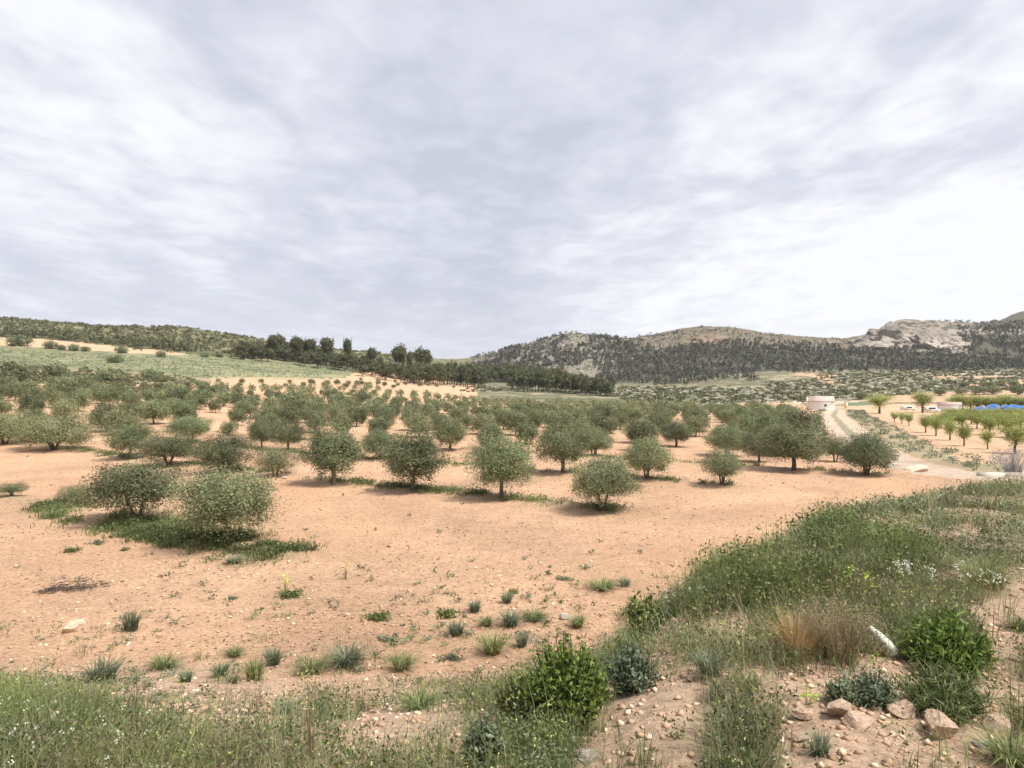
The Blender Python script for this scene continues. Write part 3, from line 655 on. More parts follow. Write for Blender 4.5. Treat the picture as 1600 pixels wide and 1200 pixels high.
# far pine forest, scrub and terrace stones: uncountable
def scatter(n, polys, ymin, ymax, pxr, rg):
    x = []; tries = 0
    while sum(len(a) for a in x) < n and tries < 60:
        tries += 1
        y = np.sqrt(rg.uniform(ymin**2, ymax**2, n * 3)); px = rg.uniform(*pxr, n * 3); X = (px - 800) / FPX * y; Z = H(X, y); pp, qq = proj(X, y, Z); pp = pp + 16 * fbm(X / 25, y / 25, 44, 3); qq = qq + 7 * fbm(X / 18, y / 18, 45, 3)
        m = np.zeros(len(X), bool)
        for P in polys: m |= inpoly(pp, qq, P)
        x.append(np.stack([X, y, Z], 1)[m])
    return np.concatenate(x)[:n]
def puffs(pts, size, tall, nleaf, ll, lw, seed, mat, name, label, cat, cone=False, tintv=None):
    rg = np.random.default_rng(seed); n = len(pts); s = size * rg.uniform(.6, 1.35, n)
    r = unit(rg.normal(size=(n, nleaf, 3))) * (rg.random((n, nleaf, 1)) ** .4)
    r[..., 2] = r[..., 2] * tall * .5 + tall * .5
    if cone: r[..., :2] *= np.clip(1.15 - r[..., 2:3] / tall * .85, .1, 1.2)
    P = pts[:, None] + r * s[:, None, None]
    V, F = leaves(P.reshape(-1, 3), rg.normal(size=(n * nleaf, 3)) + [0, 0, .5], np.repeat(s, nleaf) * ll * rg.uniform(.6, 1.3, n * nleaf), np.repeat(s, nleaf) * lw * rg.uniform(.6, 1.3, n * nleaf), rg)
    T = np.repeat(rg.random(n) if tintv is None else tintv, nleaf) * .6 + rg.random(n * nleaf) * .4
    tag(obj(name, mk_mesh(name, V, F, mat, T)), label, cat, kind='stuff')
rg = np.random.default_rng(77)
FOR = [(935, 596), (925, 545), (965, 538), (1060, 540), (1110, 532), (1150, 530), (1200, 534), (1300, 541), (1345, 544), (1400, 540), (1440, 536), (1505, 550), (1500, 512), (1620, 500), (1800, 490), (1900, 570), (1620, 579), (1300, 581), (1200, 584), (1175, 606), (1120, 612), (1030, 602)]
pts = scatter(9500, [FOR], 430, 900, (900, 1850), rg)
dens = fbm(pts[:, 0] / 26, pts[:, 1] / 26, 5, 4) > -.42; pts = pts[dens]
puffs(pts, 1.55, 2.2, 20, .85, .42, 1, m_farpine, 'far_pine_forest', 'dark pine forest covering the lower slopes of the mountain', 'forest', True)
pts = scatter(900, [[(740, 575), (800, 542), (850, 545), (940, 540), (930, 560), (840, 590), (780, 595)], [(850, 532), (890, 527), (860, 545), (800, 565)], [(925, 520), (960, 527), (1000, 545), (930, 545)]], 400, 760, (735, 1000), rg)
puffs(pts, 2.0, 1.8, 24, .8, .36, 2, m_farpine, 'mountain_scrub_trees', 'small dark trees scattered over the rocky left shoulder of the mountain', 'trees', True)
pts = scatter(2600, [[(740, 570), (800, 540), (895, 522), (960, 528), (1100, 512), (1300, 531), (1340, 530), (1340, 548), (1100, 545), (940, 570), (820, 590)]], 400, 900, (735, 1345), rg)
puffs(pts, .95, 1.0, 16, .9, .5, 9, m_farpine, 'crest_scrub', 'low dark scrub dotted over the bare upper slopes of the mountain', 'scrub')
pts = scatter(260, [[(735, 566), (790, 536), (850, 530), (900, 518), (960, 524), (1060, 516), (1150, 512), (1150, 518), (960, 535), (850, 542), (740, 575)], [(1470, 502), (1600, 486), (1620, 500), (1480, 512)]], 540, 760, (735, 1620), rg)
puffs(pts, 1.5, 1.9, 24, .8, .4, 3, m_farpine, 'ridge_line_trees', 'tiny trees standing along the mountain skyline', 'trees')
hillP = [[(-100, 490), (0, 497), (200, 511), (270, 512), (400, 530), (560, 548), (700, 562), (700, 572), (420, 562), (300, 552), (240, 547), (90, 531), (0, 527), (-100, 515)]]
pts = scatter(2600, hillP, 300, 620, (-90, 705), rg)
puffs(pts, 1.5, 1.1, 18, .85, .5, 4, m_scrub, 'hill_scrub', 'low green scrub covering the rounded left hill', 'scrub')
# darker tree line along the pale strip
tl = np.array([gp(px, np.interp(px, [0, 90, 240, 300], [527, 531, 546, 550]) - rng.uniform(0, 3)) for px in np.linspace(-40, 292, 60)])
puffs(tl, 3.2, 1.5, 60, .42, .2, 5, m_scrub, 'hedge_line', 'dark hedge of bushes along the upper side of the pale strip', 'hedge', tintv=np.zeros(60))
pts = scatter(2500, [[(960, 604), (1180, 606), (1300, 582), (1620, 578), (1900, 575), (1900, 606), (1450, 612), (1300, 628), (1130, 634), (1000, 630), (955, 620)], [(700, 612), (760, 604), (800, 612), (760, 614)]], 215, 500, (690, 1850), rg)
puffs(pts, 1.1, .8, 16, .85, .5, 6, m_scrub, 'terrace_scrub', 'dark scrub bushes dotted over the old stone terraces at right', 'scrub')
pts = scatter(700, [[(-80, 575), (0, 573), (150, 578), (280, 588), (300, 597), (230, 600), (150, 606), (0, 606), (-80, 600)]], 110, 260, (-70, 320), rg)
puffs(pts, .75, .9, 18, .8, .4, 7, m_scrub, 'slope_weeds', 'grey-green weeds over the rough slope below the meadow', 'weeds')
pts = scatter(2600, [[(-80, 545), (0, 545), (200, 556), (400, 562), (550, 578), (500, 592), (290, 588), (150, 576), (-80, 575)]], 150, 420, (-70, 560), rg)
puffs(pts, .42, .7, 9, .9, .5, 8, m_blue, 'meadow_growth', 'low grey-green growth over the meadow at left', 'meadow', tintv=np.full(len(pts), .8))

# stones -----------------------------------------------------------
def rock_mesh(name, seed, mat, sub=3, flat=.7, planes=15, cut=.60, nz=.06, nf=(2.2, 2.2, 2.2), peak=0.):
    bm = bmesh.new(); bmesh.ops.create_icosphere(bm, subdivisions=sub, radius=1); rr = np.random.default_rng(seed)
    pl = [(unit(rr.normal(size=3)), rr.uniform(cut - .16, cut + .12)) for _ in range(planes)]
    for v in bm.verts:
        c = np.array(v.co)
        for nrm, k in pl:
            dd = c @ nrm
            if dd > k: c = c - nrm * (dd - k)
        c = c * (1 + nz * mnoise.fractal(Vector(c * np.array(nf) + seed), .85, 2, 6)); c[:2] *= 1 - peak * max(c[2], 0)
        c[2] *= flat; v.co = c
    me = bpy.data.meshes.new(name); bm.to_mesh(me); bm.free(); me.materials.append(mat)
    return me
OCT = np.array([(1, 0, 0), (0, 1, 0), (-1, 0, 0), (0, -1, 0), (0, 0, 1), (0, 0, -1)], float)
OCF = np.array([(0, 1, 4), (1, 2, 4), (2, 3, 4), (3, 0, 4), (1, 0, 5), (2, 1, 5), (3, 2, 5), (0, 3, 5)])
def pebbles(pts, size, seed, mat, name, label, cat, sx=1.0, flat=.6):
    rg = np.random.default_rng(seed); n = len(pts); a = rg.uniform(0, 6.28, n); V = OCT[None] * (1 + rg.uniform(-.35, .35, (n, 6, 1))) + rg.normal(size=(n, 6, 3)) * .18
    V = V * np.stack([np.full(n, sx), np.ones(n), flat * np.ones(n)], 1)[:, None] * size[:, None, None]
    ca, sa = np.cos(a)[:, None], np.sin(a)[:, None]
    if sx == 1.0: V = np.stack([V[..., 0] * ca - V[..., 1] * sa, V[..., 0] * sa + V[..., 1] * ca, V[..., 2]], -1)
    V = V + pts[:, None]; F = (OCF[None] + np.arange(n)[:, None, None] * 6).reshape(-1, 3)
    return tag(obj(name, mk_mesh(name, V.reshape(-1, 3), F, mat)), label, cat, kind='stuff')
pts = scatter(1500, [[(965, 606), (1180, 606), (1300, 584), (1620, 578), (1900, 575), (1900, 600), (1450, 610), (1300, 626), (1130, 634), (1000, 630)]], 215, 500, (950, 1850), rg)
pebbles(pts, rg.uniform(.3, 1.0, len(pts)), 3, m_greyrock, 'terrace_stones', 'pale stones of collapsed walls on the right-hand terraces', 'stones', sx=2.6, flat=.35)
pts = scatter(700, [[(800, 560), (895, 525), (960, 545), (1000, 575), (900, 590), (820, 590)], [(965, 530), (1100, 514), (1330, 532), (1330, 545), (1100, 535), (970, 548)]], 430, 760, (790, 1340), rg)
pebbles(pts, rg.uniform(.5, 1.5, len(pts)), 4, m_cliff, 'mountain_rocks', 'broken rocks scattered below the mountain crest', 'rocks', flat=.7)

# crag on the right ridge
def crag(px, py, wpx, hpx, seed, label, flat, cat='crag', rot=0., dpt=.40, mat=None):
    g = gp(px, py); d = g[1]; me = rock_mesh('rock_face', seed, mat or m_cliff, 5, 1.0, 12, .86, .30, (3.6, 3.0, 1.8), .22)
    o = obj('rock_crag', me, loc=tuple(g + np.array([0, 8, -.1 * hpx * d / FPX]))); k = d / FPX
    o.scale = (wpx * k * .6, wpx * k * dpt, hpx * k * 1.0); o.rotation_euler = (.25, rot, 0); tag(o, label, cat); return o
crag(1405, 537, 134, 33, 31, 'big pale rounded crag crowning the right ridge', 1)
crag(1480, 543, 88, 26, 32, 'lower broken crag descending right of the big pale one', 1, rot=.28)
crag(1436, 524, 34, 18, 35, 'small dark-cleft rock wedged between the two pale crags', 1)
crag(1308, 536, 26, 6, 33, 'low pale outcrop in the saddle of the ridge', 1)
crag(1472, 569, 14, 5, 34, 'small white boulder alone in the dark forest below the crag', 1)
crag(1110, 533, 70, 13, 36, 'orange-grey cliff below the highest point of the long ridge', 1, mat=m_tancliff)
crag(888, 541, 34, 10, 37, 'grey rock face under the left summit', 1)
crag(1580, 522, 40, 5, 38, 'thin pale rock band near the right edge of the mountain', 1)

# pebbles and clods on the tilled soil
def near_pts(n, ylo, yhi, rg, xw=.95):
    y = ylo * (yhi / ylo) ** rg.random(n); x = rg.uniform(-xw, xw, n) * y; return x, y
x, y = near_pts(44000, 2.4, 34, rg); z = H(x, y); s = (.009 + .028 * rg.random(len(x)) ** 3) * (.75 + np.minimum(y, 12) / 24); k = rg.random(len(x)) < np.clip(.55 + fbm(x * .5, y * .5, 9, 3), .25, 1)
tdd, _ = track_dist(x, y); k &= tdd > 2
pebbles(np.stack([x, y, z + s * .1], 1)[k], s[k], 5, m_clod, 'soil_clods', 'crumbly clods of orange soil over the bare ground', 'soil clods')
x, y = near_pts(1900, 2.4, 16, rg); z = H(x, y); s = rg.uniform(.010, .028, len(x)) * (.7 + y / 14)
pebbles(np.stack([x, y, z + s * .2], 1), s, 6, m_rock, 'pale_pebbles', 'pale pebbles strewn over the bare ground', 'pebbles')

ST = [(105, 990, 44, .6, m_rock, 'large pale boulder sunk in the bare soil at lower left'), (881, 969, 22, .7, m_greyrock, 'white stone beside a grass tuft above the leafy shrub'),
      (611, 855, 17, .6, m_clod, 'brown stone alone in the middle of the bare field'), (575, 857, 8, .6, m_clod, 'pebble-sized brown stone left of the one in the middle of the field'),
      (905, 933, 13, .5, m_rock, 'flat pinkish stone right of the small grass tufts'), (1042, 930, 15, .9, m_greyrock, 'upright white stone near the bank foot'),
      (1080, 1066, 18, .8, m_rock, 'rounded orange stone at the top of the bare patch'), (922, 1193, 42, .5, m_greyrock, 'flat pale stone at the bottom edge of the photo'),
      (1315, 1122, 40, .75, m_rock, 'long tilted pinkish boulder in the rubble at lower right'), (1255, 1126, 30, .8, m_rock, 'round orange boulder left of the tilted one'),
      (1350, 1140, 44, .45, m_rock, 'broad flat orange slab sunk between boulders'), (1415, 1122, 60, .35, m_rock, 'wide low slab of cracked orange rock'),
      (1478, 1158, 52, .95, m_rock, 'tallest blocky orange boulder at lower right'), (1490, 1122, 34, .8, m_rock, 'pale pink boulder behind the blocky one'),
      (1452, 1124, 20, .9, m_rock, 'narrow upright stone left of the pale pink boulder'), (1572, 1152, 46, .6, m_rock, 'long slanting stone by the grass at the right edge'),
      (1255, 1160, 24, .6, m_rock, 'small square stone under the round orange boulder'), (1417, 1018, 26, .6, m_rock, 'smooth orange stone at the end of the white tube'),
      (1215, 1016, 22, .7, m_rock, 'pinkish stone hidden in the orange dry grass'), (1540, 1172, 34, .4, m_greyrock, 'flat pale stone in the bottom right corner'),
      (1468, 1046, 12, .7, m_rock, 'small pale stone left of the dark grass clump'), (1432, 1046, 18, .6, m_rock, 'crumbly stone below the white tube'),
      (460, 1183 - 20, 12, .6, m_greyrock, 'small pale stone among the yellow-flowered weeds'), (285, 866, 10, .6, m_greyrock, 'white stone at the front edge of the weed strip'),
      (443, 748, 12, .4, m_greyrock, 'flat white stone beside the small sparse olive'), (318, 1102, 11, .6, m_greyrock, 'pale stone above the weeds at lower left'),
      (70, 1050, 12, .5, m_rock, 'flat stone between weeds and the boulder at far left'), (1440, 738, 44, .35, m_rock, 'low earth-coloured rock mound at the track edge')]
for q, (px, py, wd, fl_, mt, lab) in enumerate(ST):
    g = gp(px, py); r = wd * g[1] / FPX / 2 * (1.35 if px > 1200 and py > 1000 else 1.15)
    me = rock_mesh('stone', 100 + q, mt, 4 if wd > 20 else 3, 1.0, nf=(3.5, 3.5, 3.5)); o = obj('stone', me, loc=tuple(g + np.array([0, r * .5, r * fl_ * .45])))
    o.scale = (r, r * .85, r * fl_); o.rotation_euler = (rng.uniform(-.25, .25), rng.uniform(-.25, .25), rng.uniform(-.6, .6)); tag(o, lab, 'stone', 'stones and boulders')

# ------------------------------------------------------------------ buildings and far objects on the right
def box(x0, x1, y0, y1, z0, z1):
    V = np.array([(a, b, c) for a in (x0, x1) for b in (y0, y1) for c in (z0, z1)], float)
    return V, np.array([(0, 1, 3, 2), (4, 6, 7, 5), (0, 4, 5, 1), (2, 3, 7, 6), (0, 2, 6, 4), (1, 5, 7, 3)])
def part(name, boxes, mat, par, smooth=False):
    Vs, Fs, o = [], [], 0
    for V, F in boxes: Vs.append(V); Fs.append(F + o); o += len(V)
    return obj(name, mk_mesh(name, np.concatenate(Vs), np.concatenate(Fs), mat, smooth=smooth), par)
def shed(px0, px1, pyb, wall_px, roof_px, label, dist, rz, wallm, roofm, win=True):
    x = ((px0 + px1) / 2 - 800) / FPX * dist; k = dist / FPX; wdt = (px1 - px0) * k; z = EYE + (HOR - pyb) * k
    r = empty('farm_shed', (x, dist, z), rz); tag(r, label, 'shed'); wh = wall_px * k; rh = roof_px * k; dp_ = wdt * .62
    hw = wdt / 2
    # walls with a sloping top: low front, high back (lean-to roof facing the viewer)
    V = np.array([(-hw, 0, -.6), (hw, 0, -.6), (hw, dp_, -.6), (-hw, dp_, -.6), (-hw, 0, wh), (hw, 0, wh), (hw, dp_, wh + rh), (-hw, dp_, wh + rh)])
    obj('wall', mk_mesh('wall', V, np.array([(0, 1, 5, 4), (1, 2, 6, 5), (2, 3, 7, 6), (3, 0, 4, 7)]), wallm), r)
    ov = .18
    rows = 9
    for i in range(rows):                                             # courses of clay tiles
        a, b = i / rows, (i + 1) / rows
        y0_, y1_ = -ov + (dp_ + ov) * a, -ov + (dp_ + ov) * b + .06; z0_, z1_ = wh + rh * a + .04, wh + rh * b + .04
        V = np.array([(-hw - .1, y0_, z0_), (hw + .1, y0_, z0_), (hw + .1, y1_, z1_), (-hw - .1, y1_, z1_), (-hw - .1, y0_, z0_ + .09), (hw + .1, y0_, z0_ + .09), (hw + .1, y1_, z1_ + .05), (-hw - .1, y1_, z1_ + .05)])
        obj('tile_course', mk_mesh('tile_course', V, np.array([(0, 3, 2, 1), (4, 5, 6, 7), (0, 1, 5, 4), (1, 2, 6, 5), (2, 3, 7, 6), (3, 0, 4, 7)]), roofm), r)
    if win:
        f = part('window', [box(.12 * wdt, .12 * wdt + .5, -.03, .02, wh * .5, wh * .5 + .45)], m_darkhole, r)
        part('sill', [box(.12 * wdt - .06, .12 * wdt + .56, -.08, -.032, wh * .5 - .07, wh * .5)], m_conc, f)
    return r
s = shed(1264, 1302, 642, 14.5, 8, 'small white farm shed with faded pink tiled roof at the end of the track', 157, -.38, m_wall, m_roof)
part('gable', [box(-3.12, -2.86, -.05, 3.6, -.6, 3.25)], m_cream, s)
s = shed(1468, 1500, 643, 10, 4, 'distant white building with pink roof half hidden behind the orchard', 135, -.5, m_wall, m_roof, False)
def vehicle(px, pyb, wpx, dist, label):
    k = dist / FPX; x = (px - 800) / FPX * dist; z = float(H(x, dist)); L_ = wpx * k
    r = empty('parked_van', (x, dist, z)); tag(r, label, 'van'); h = .42 * L_
    V = np.array([(-.5, .18), (.5, .18), (.5, .5), (.36, .56), (.22, 1), (-.46, 1), (-.5, .9)]); n = len(V)
    P = np.concatenate([np.stack([V[:, 0] * L_, np.full(n, y_), V[:, 1] * h], 1) for y_ in (0, 1.6)])
    F = np.array([(i, (i + 1) % n, (i + 1) % n + n, i + n) for i in range(n)])
    obj('body', mk_mesh('body', P, [F, np.array([list(range(n))[::-1]]), np.array([[i + n for i in range(n)]])], m_wall), r)
    for sx in (-.3, .3):
        vv, ff = tubes([([(sx * L_, -.03, .28), (sx * L_, .17, .28)], [.3, .3])], 12); obj('wheel', mk_mesh('wheel', vv, ff, m_darkhole), r)
    part('side_window', [box(-.3 * L_, .2 * L_, -.02, .02, .62 * h, .9 * h)], m_darkhole, r)
vehicle(1422, 637, 18, 140, 'white vehicle parked left of the light green orchard tree')
vehicle(1458, 641, 22, 130, 'white vehicle parked against the distant white building')
# blue covers
for q, (px, wpx, hpx) in enumerate([(1532, 16, 9), (1551, 22, 13), (1572, 18, 11), (1584, 20, 12), (1604, 26, 11)]):
    d = 128; k = d / FPX; x = (px - 800) / FPX * d; z = float(H(x, d)); W, Hh = wpx * k / 2, hpx * k; nx, ny = 11, 9
    u, v = np.meshgrid(np.linspace(-1, 1, nx), np.linspace(-1, 1, ny)); h = (1 - np.abs(u) ** 1.05) * (1 - .35 * np.abs(v) ** 2) * Hh * (1 + .1 * fbm(u * 3 + q, v * 3, 4, 2))
    V = np.stack([u * W * (1 + .06 * fbm(u * 2, v * 2 + q, 6, 2)), v * 2.2, h], -1).reshape(-1, 3); i = (np.arange(ny - 1)[:, None] * nx + np.arange(nx - 1)[None]).ravel()
    F = np.stack([i, i + 1, i + nx + 1, i + nx], 1); ring = [j for j in range(nx)]
    r = empty('blue_tarpaulin', (x, d, z)); lab = ['low end piece of blue tarpaulin behind the orchard trees', 'largest peaked blue tarpaulin heap behind the orchard', 'blue tarpaulin heap right of the largest peaked one', 'rounded blue tarpaulin heap near the right edge', 'blue tarpaulin heap cut by the right edge of the photo'][q]
    tag(r, lab, 'tarpaulin', 'blue tarpaulin heaps'); obj('sheet', mk_mesh('sheet', V, F, m_blue_t, smooth=True), r)
    part('stacked_crates', [box(-W * .72, W * .72, -1.7, 1.7, -.3, Hh * .28)], m_darkhole, r)
# gate post, netting and concrete edge
g = gp(1322, 638)
r = empty('gate_post', g); tag(r, 'cream gate post at the top of the track', 'gate post'); part('post', [box(-.28, .28, -.28, .28, -.5, 1.7)], m_cream, r); part('cap', [box(-.34, .34, -.34, .34, 1.7, 1.82)], m_conc, r)
a = gp(1532, 744); b = gp(1596, 742); dx = (b - a); ln = np.hypot(dx[0], dx[1])
r = empty('concrete_kerb', a, math.atan2(dx[1], dx[0])); tag(r, 'pale weathered concrete slab beside the lavender at the right edge', 'concrete slab')
part('slab', [box(0, ln * .49, -.25, .25, -.2, .16), box(ln * .51, ln * 1.35, -.25, .25, -.2, .17)], m_conc, r)

# orchard right of the track
def orchard(px, pyb, pyt, wpx, lab):
    g = gp(px, pyb); k = g[1] / FPX; sz = (pyb - pyt) * k / 2.05; sx = wpx * k / 2.15
    plant_tree('orchard_tree', 'v%d' % rng.integers(0, 3), g, sx, sz, rng.uniform(0, 6), lab, 'orchard tree', 'light green orchard trees')
for a in [(1587, 709, 662, 56, 'nearest light green orchard tree at the right edge'), (1543, 702, 672, 26, 'spindly young orchard tree with almost no crown'), (1506, 697, 664, 34, 'vase-shaped orchard tree left of the spindly one'),
          (1484, 688, 655, 32, 'orchard tree fourth from the right in its front row'), (1462, 681, 650, 32, 'orchard tree fifth from the right in its front row'), (1446, 676, 650, 30, 'orchard tree sixth from the right in its front row'),
          (1420, 666, 646, 20, 'small orchard tree near the left end of the row'), (1409, 662, 645, 18, 'second tree from the left end of the orchard row'), (1398, 660, 644, 16, 'first tree at the left end of the orchard row'),
          (1374, 646, 615, 46, 'large spreading light green tree alone left of the orchard'), (1441, 645, 613, 44, 'large spreading light green tree above the orchard row'),
          (1546, 680, 650, 40, 'full orchard tree behind the spindly one'), (1575, 684, 648, 44, 'full orchard tree behind the nearest one')]:
    orchard(*a)
for r_ in range(3):
    for i in range(9):
        px = 1470 + i * 18 + r_ * 9 + rng.uniform(-3, 3); orchard(px, 669 - r_ * 7 + i * .3, 646 - r_ * 4, 30, 'light green tree inside the dense orchard block')
for i in range(12):
    px = 1492 + i * 12; orchard(px, 642, 619 + rng.uniform(-2, 3), 34, 'light green tree in the long back row behind the orchard')
for (px, pb, wd) in [(1468, 618, 20), (1502, 617, 18), (1530, 617, 22), (1552, 617, 24), (1590, 617, 24), (1545, 604, 14), (1583, 604, 18), (1506, 606, 16), (1318, 614, 12), (1345, 624, 20), (1445, 605, 10)]:
    g = gp(px, pb); s = wd * g[1] / FPX / 2.5
    plant_tree('plot_tree', 'f%d' % rng.integers(0, 5), g, s, s * .7, rng.uniform(0, 6), 'grey-green tree on the sandy plots below the right mountain', 'tree', 'trees on the sandy plots')

# ------------------------------------------------------------------ near plants, one by one
def tuft(seed, n, rad, h, wd, lean=.55):
    rg = np.random.default_rng(seed); a = rg.uniform(0, 6.28, n); r = rad * .35 * np.sqrt(rg.random(n)); B = np.stack([np.cos(a) * r, np.sin(a) * r, np.full(n, -.02)], 1)
    return blades(B, a + rg.normal(size=n) * .5, h * rg.uniform(.5, 1.1, n), wd * rg.uniform(.7, 1.3, n), np.abs(rg.normal(lean, .28, n)) * rad / h * 1.2), rg.random(n)
TU = []
for i in range(6):
    (V, F), t = tuft(300 + i, 230, 1, [1.1, .9, 1.3, .8, 1.0, .7][i], .045, [.5, .85, .6, 1.0, .7, .9][i])
    TU.append(mk_mesh('grass_tuft', V, F, m_grass if i % 2 else m_blue, np.repeat(t, 3)))
def rosette(seed, mat, n=260):
    rg = np.random.default_rng(seed); m = 9; ca = rg.uniform(0, 6.28, m); cr_ = rg.uniform(.1, .6, m); k = rg.integers(0, m, n)
    P = np.stack([np.cos(ca) * cr_, np.sin(ca) * cr_ * .8, np.full(m, .06)], 1)[k] + rg.normal(size=(n, 3)) * [.16, .16, .09]; P[:, 2] = np.abs(P[:, 2])
    V, F = leaves(P, rg.normal(size=(n, 3)) * [1, 1, .6] + [0, 0, .3], rg.uniform(.12, .24, n), rg.uniform(.05, .11, n), rg); return mk_mesh('rosette_leaves', V, F, mat, rg.random(n))
RO = [rosette(400 + i, m_blue if i % 2 else m_herb) for i in range(4)]
tl_ = [(205, 985, 34, 32, 'lone spiky grass tuft on bare soil right of the boulder'), (397, 1063, 34, 44, 'tall bright grass tuft in front of its neighbours, left of centre'), (427, 1038, 34, 26, 'fresh grass tuft just right of the tall bright one'),
      (366, 1025, 26, 20, 'small grass tuft above the tall bright one'), (345, 1058, 32, 26, 'thin grass tuft left of the tall bright one'), (364, 1068, 20, 20, 'sparse little tuft touching the tall bright one'),
      (160, 1065, 66, 34, 'wide sprawling tuft above the weeds at lower left'), (256, 1045, 44, 24, 'low leafy clump right of the sprawling tuft'), (290, 1066, 28, 22, 'thin pale tuft below the low leafy clump'),
      (486, 1052, 44, 32, 'thin-bladed tuft left of the dense dark one'), (540, 1040, 58, 34, 'dense dark green grass tuft, widest of the middle ones'), (628, 1046, 40, 34, 'two-part tuft right of the dense dark one'),
      (712, 992, 34, 22, 'spiky grey tuft between the leafy rosettes'), (770, 1020, 42, 36, 'round blue-green tuft left of the leafy shrub'), (742, 956, 24, 20, 'upper left tuft of the small group in mid field'),
      (760, 978, 24, 20, 'lower left tuft of the small group in mid field'), (798, 978, 36, 28, 'darkest tuft of the small group in mid field'), (834, 968, 36, 18, 'flat tuft at the right of the small group in mid field'),
      (792, 942, 24, 16, 'pale tuft behind the small group in mid field'), (902, 980, 26, 26, 'tuft leaning against the white stone'), (815, 1010, 24, 22, 'little tuft left above the leafy shrub'),
      (941, 920, 40, 18, 'low dark tuft at the edge of the bare field right of centre'), (976, 915, 22, 14, 'tuft next to the low dark one right of centre'), (655, 1108, 60, 34, 'large blue-green tuft in front of the bare soil, centre left'),
      (1120, 1098, 38, 34, 'rounded tuft at the right of the bare patch'), (1168, 1080, 46, 40, 'blue-green tuft between bare patch and rubble'), (1108, 1058, 46, 44, 'long-bladed tuft bending right by the bare patch'),
      (1185, 940, 20, 14, 'small tuft among the weeds at bank foot'), (446, 1115, 30, 22, 'small tuft on bare soil above the yellow-flowered weeds'), (1590, 985, 30, 36, 'grass tuft cut by the right edge beside the bare patch'),
      (1280, 1180, 44, 36, 'sparse tuft in front of the rubble'), (1580, 1195, 80, 60, 'long fresh grass in the bottom right corner'), (365, 880, 30, 12, 'flat small tuft below the largest olive')]
for q, (px, py, wd, hp, lab) in enumerate(tl_):
    g = gp(px, py); k = g[1] / FPX; me = TU[q % 6]; hh = [1.1, .9, 1.3, .8, 1.0, .7][q % 6] * .85
    o = obj('grass_tuft', me, loc=tuple(g)); o.scale = (wd * k / 1.35, wd * k / 1.35, hp * k / hh * 1.05); o.rotation_euler = (0, 0, rng.uniform(0, 6.28)); tag(o, lab, 'grass tuft', 'grass tufts on the bare soil')
for q, (px, py, wd, lab) in enumerate([(592, 968, 82, 'broad low rosette weed with grey leaves, left of centre'), (606, 1000, 50, 'small leafy rosette below the broad grey one'), (692, 962, 66, 'two-lobed rosette weed in the middle of the bare soil'),
                                       (704, 1030, 58, 'leafy green rosette between two grass tufts'), (455, 932, 76, 'grey mat of leaves under the left yellow flower'), (365, 935, 28, 'small rosette at the edge of the bare field'),
                                       (193, 860, 30, 'small dark rosette under the weed strip'), (150, 850, 44, 'loose rosette with dry heads under the weed strip'), (112, 862, 50, 'pale spreading weed below the weed strip at left'),
                                       (880, 905, 34, 'thin scattered weed right of centre on bare soil'), (800, 926, 30, 'low weed behind the little tufts')]):
    g = gp(px, py); k = g[1] / FPX; o = obj('rosette_weed', RO[q % 4], loc=tuple(g)); o.scale = (wd * k / 2, wd * k / 2, wd * k / 2); tag(o, lab, 'weed', 'low weeds on the bare soil')

def leafy_shrub(px, py, wd, hp, seed, n_st, mat, lab, ll=.033, lw=.014):
    g = gp(px, py); k = g[1] / FPX; W, Hh = wd * k / 2, hp * k; rg = np.random.default_rng(seed); r = empty('leafy_shrub', g); tag(r, lab, 'shrub'); paths = []; P, D = [], []
    for s_ in range(n_st):
        a = rg.uniform(0, 6.28); q = np.sqrt(rg.random()); tip = np.array([math.cos(a) * W * q * 1.1, math.sin(a) * W * q * 1.1, Hh * rg.uniform(.45, 1.0) * math.sqrt(max(1 - .75 * q * q, .1))])
        b = tip * np.array([.4, .4, 0]) + [0, 0, -.02]; mid = b * .5 + tip * .5 + [0, 0, Hh * .08]; paths.append(([b, mid, tip], [.006, .004, .002]))
        for u in np.linspace(.08, 1.02, 26):
            c = (1 - u) ** 2 * b + 2 * u * (1 - u) * mid + u * u * tip; P.append(c + rg.normal(size=3) * .02); D.append(unit(tip - b) * .5 + rg.normal(size=3) * .8)
    P, D = np.array(P), np.array(D); n = len(P); V, F = leaves(P, D, ll * rg.uniform(.7, 1.3, n), lw * rg.uniform(.7, 1.3, n), rg)
    obj('foliage', mk_mesh('foliage', V, F, mat, rg.random(n)), r); tv, tf = tubes(paths, 4); obj('stem', mk_mesh('stem', tv, tf, m_herb, np.zeros(len(tf))), r)
leafy_shrub(885, 1135, 128, 150, 1, 190, m_fresh, 'largest bright green leafy shrub at the bottom centre')
leafy_shrub(815, 1135, 80, 90, 2, 70, m_herb, 'darker leafy shrub merging left of the largest one')
leafy_shrub(985, 1080, 84, 80, 3, 90, m_blue, 'grey-green bushy herb right of the largest shrub', .03, .012)
leafy_shrub(1480, 1045, 120, 90, 4, 130, m_fresh, 'fresh green long-leaved shrub right of the white tube', .055, .014)
leafy_shrub(1470, 1115, 120, 80, 5, 120, m_grass, 'dark needle-leaved clump above the blocky boulder', .06, .007)
leafy_shrub(1320, 1100, 52, 44, 6, 50, m_blue, 'small grey herb cushion behind the tilted boulder', .03, .01)
leafy_shrub(1365, 1100, 60, 60, 7, 50, m_blue, 'thin grey-green herb left of the needle-leaved clump', .03, .009)
leafy_shrub(1015, 990, 70, 66, 8, 70, m_herb, 'dark leafy plant with white heads left of the bank', .05, .02)
leafy_shrub(755, 1190, 60, 70, 9, 60, m_blue, 'low dark herb at the bottom edge left of the bare patch', .035, .013)

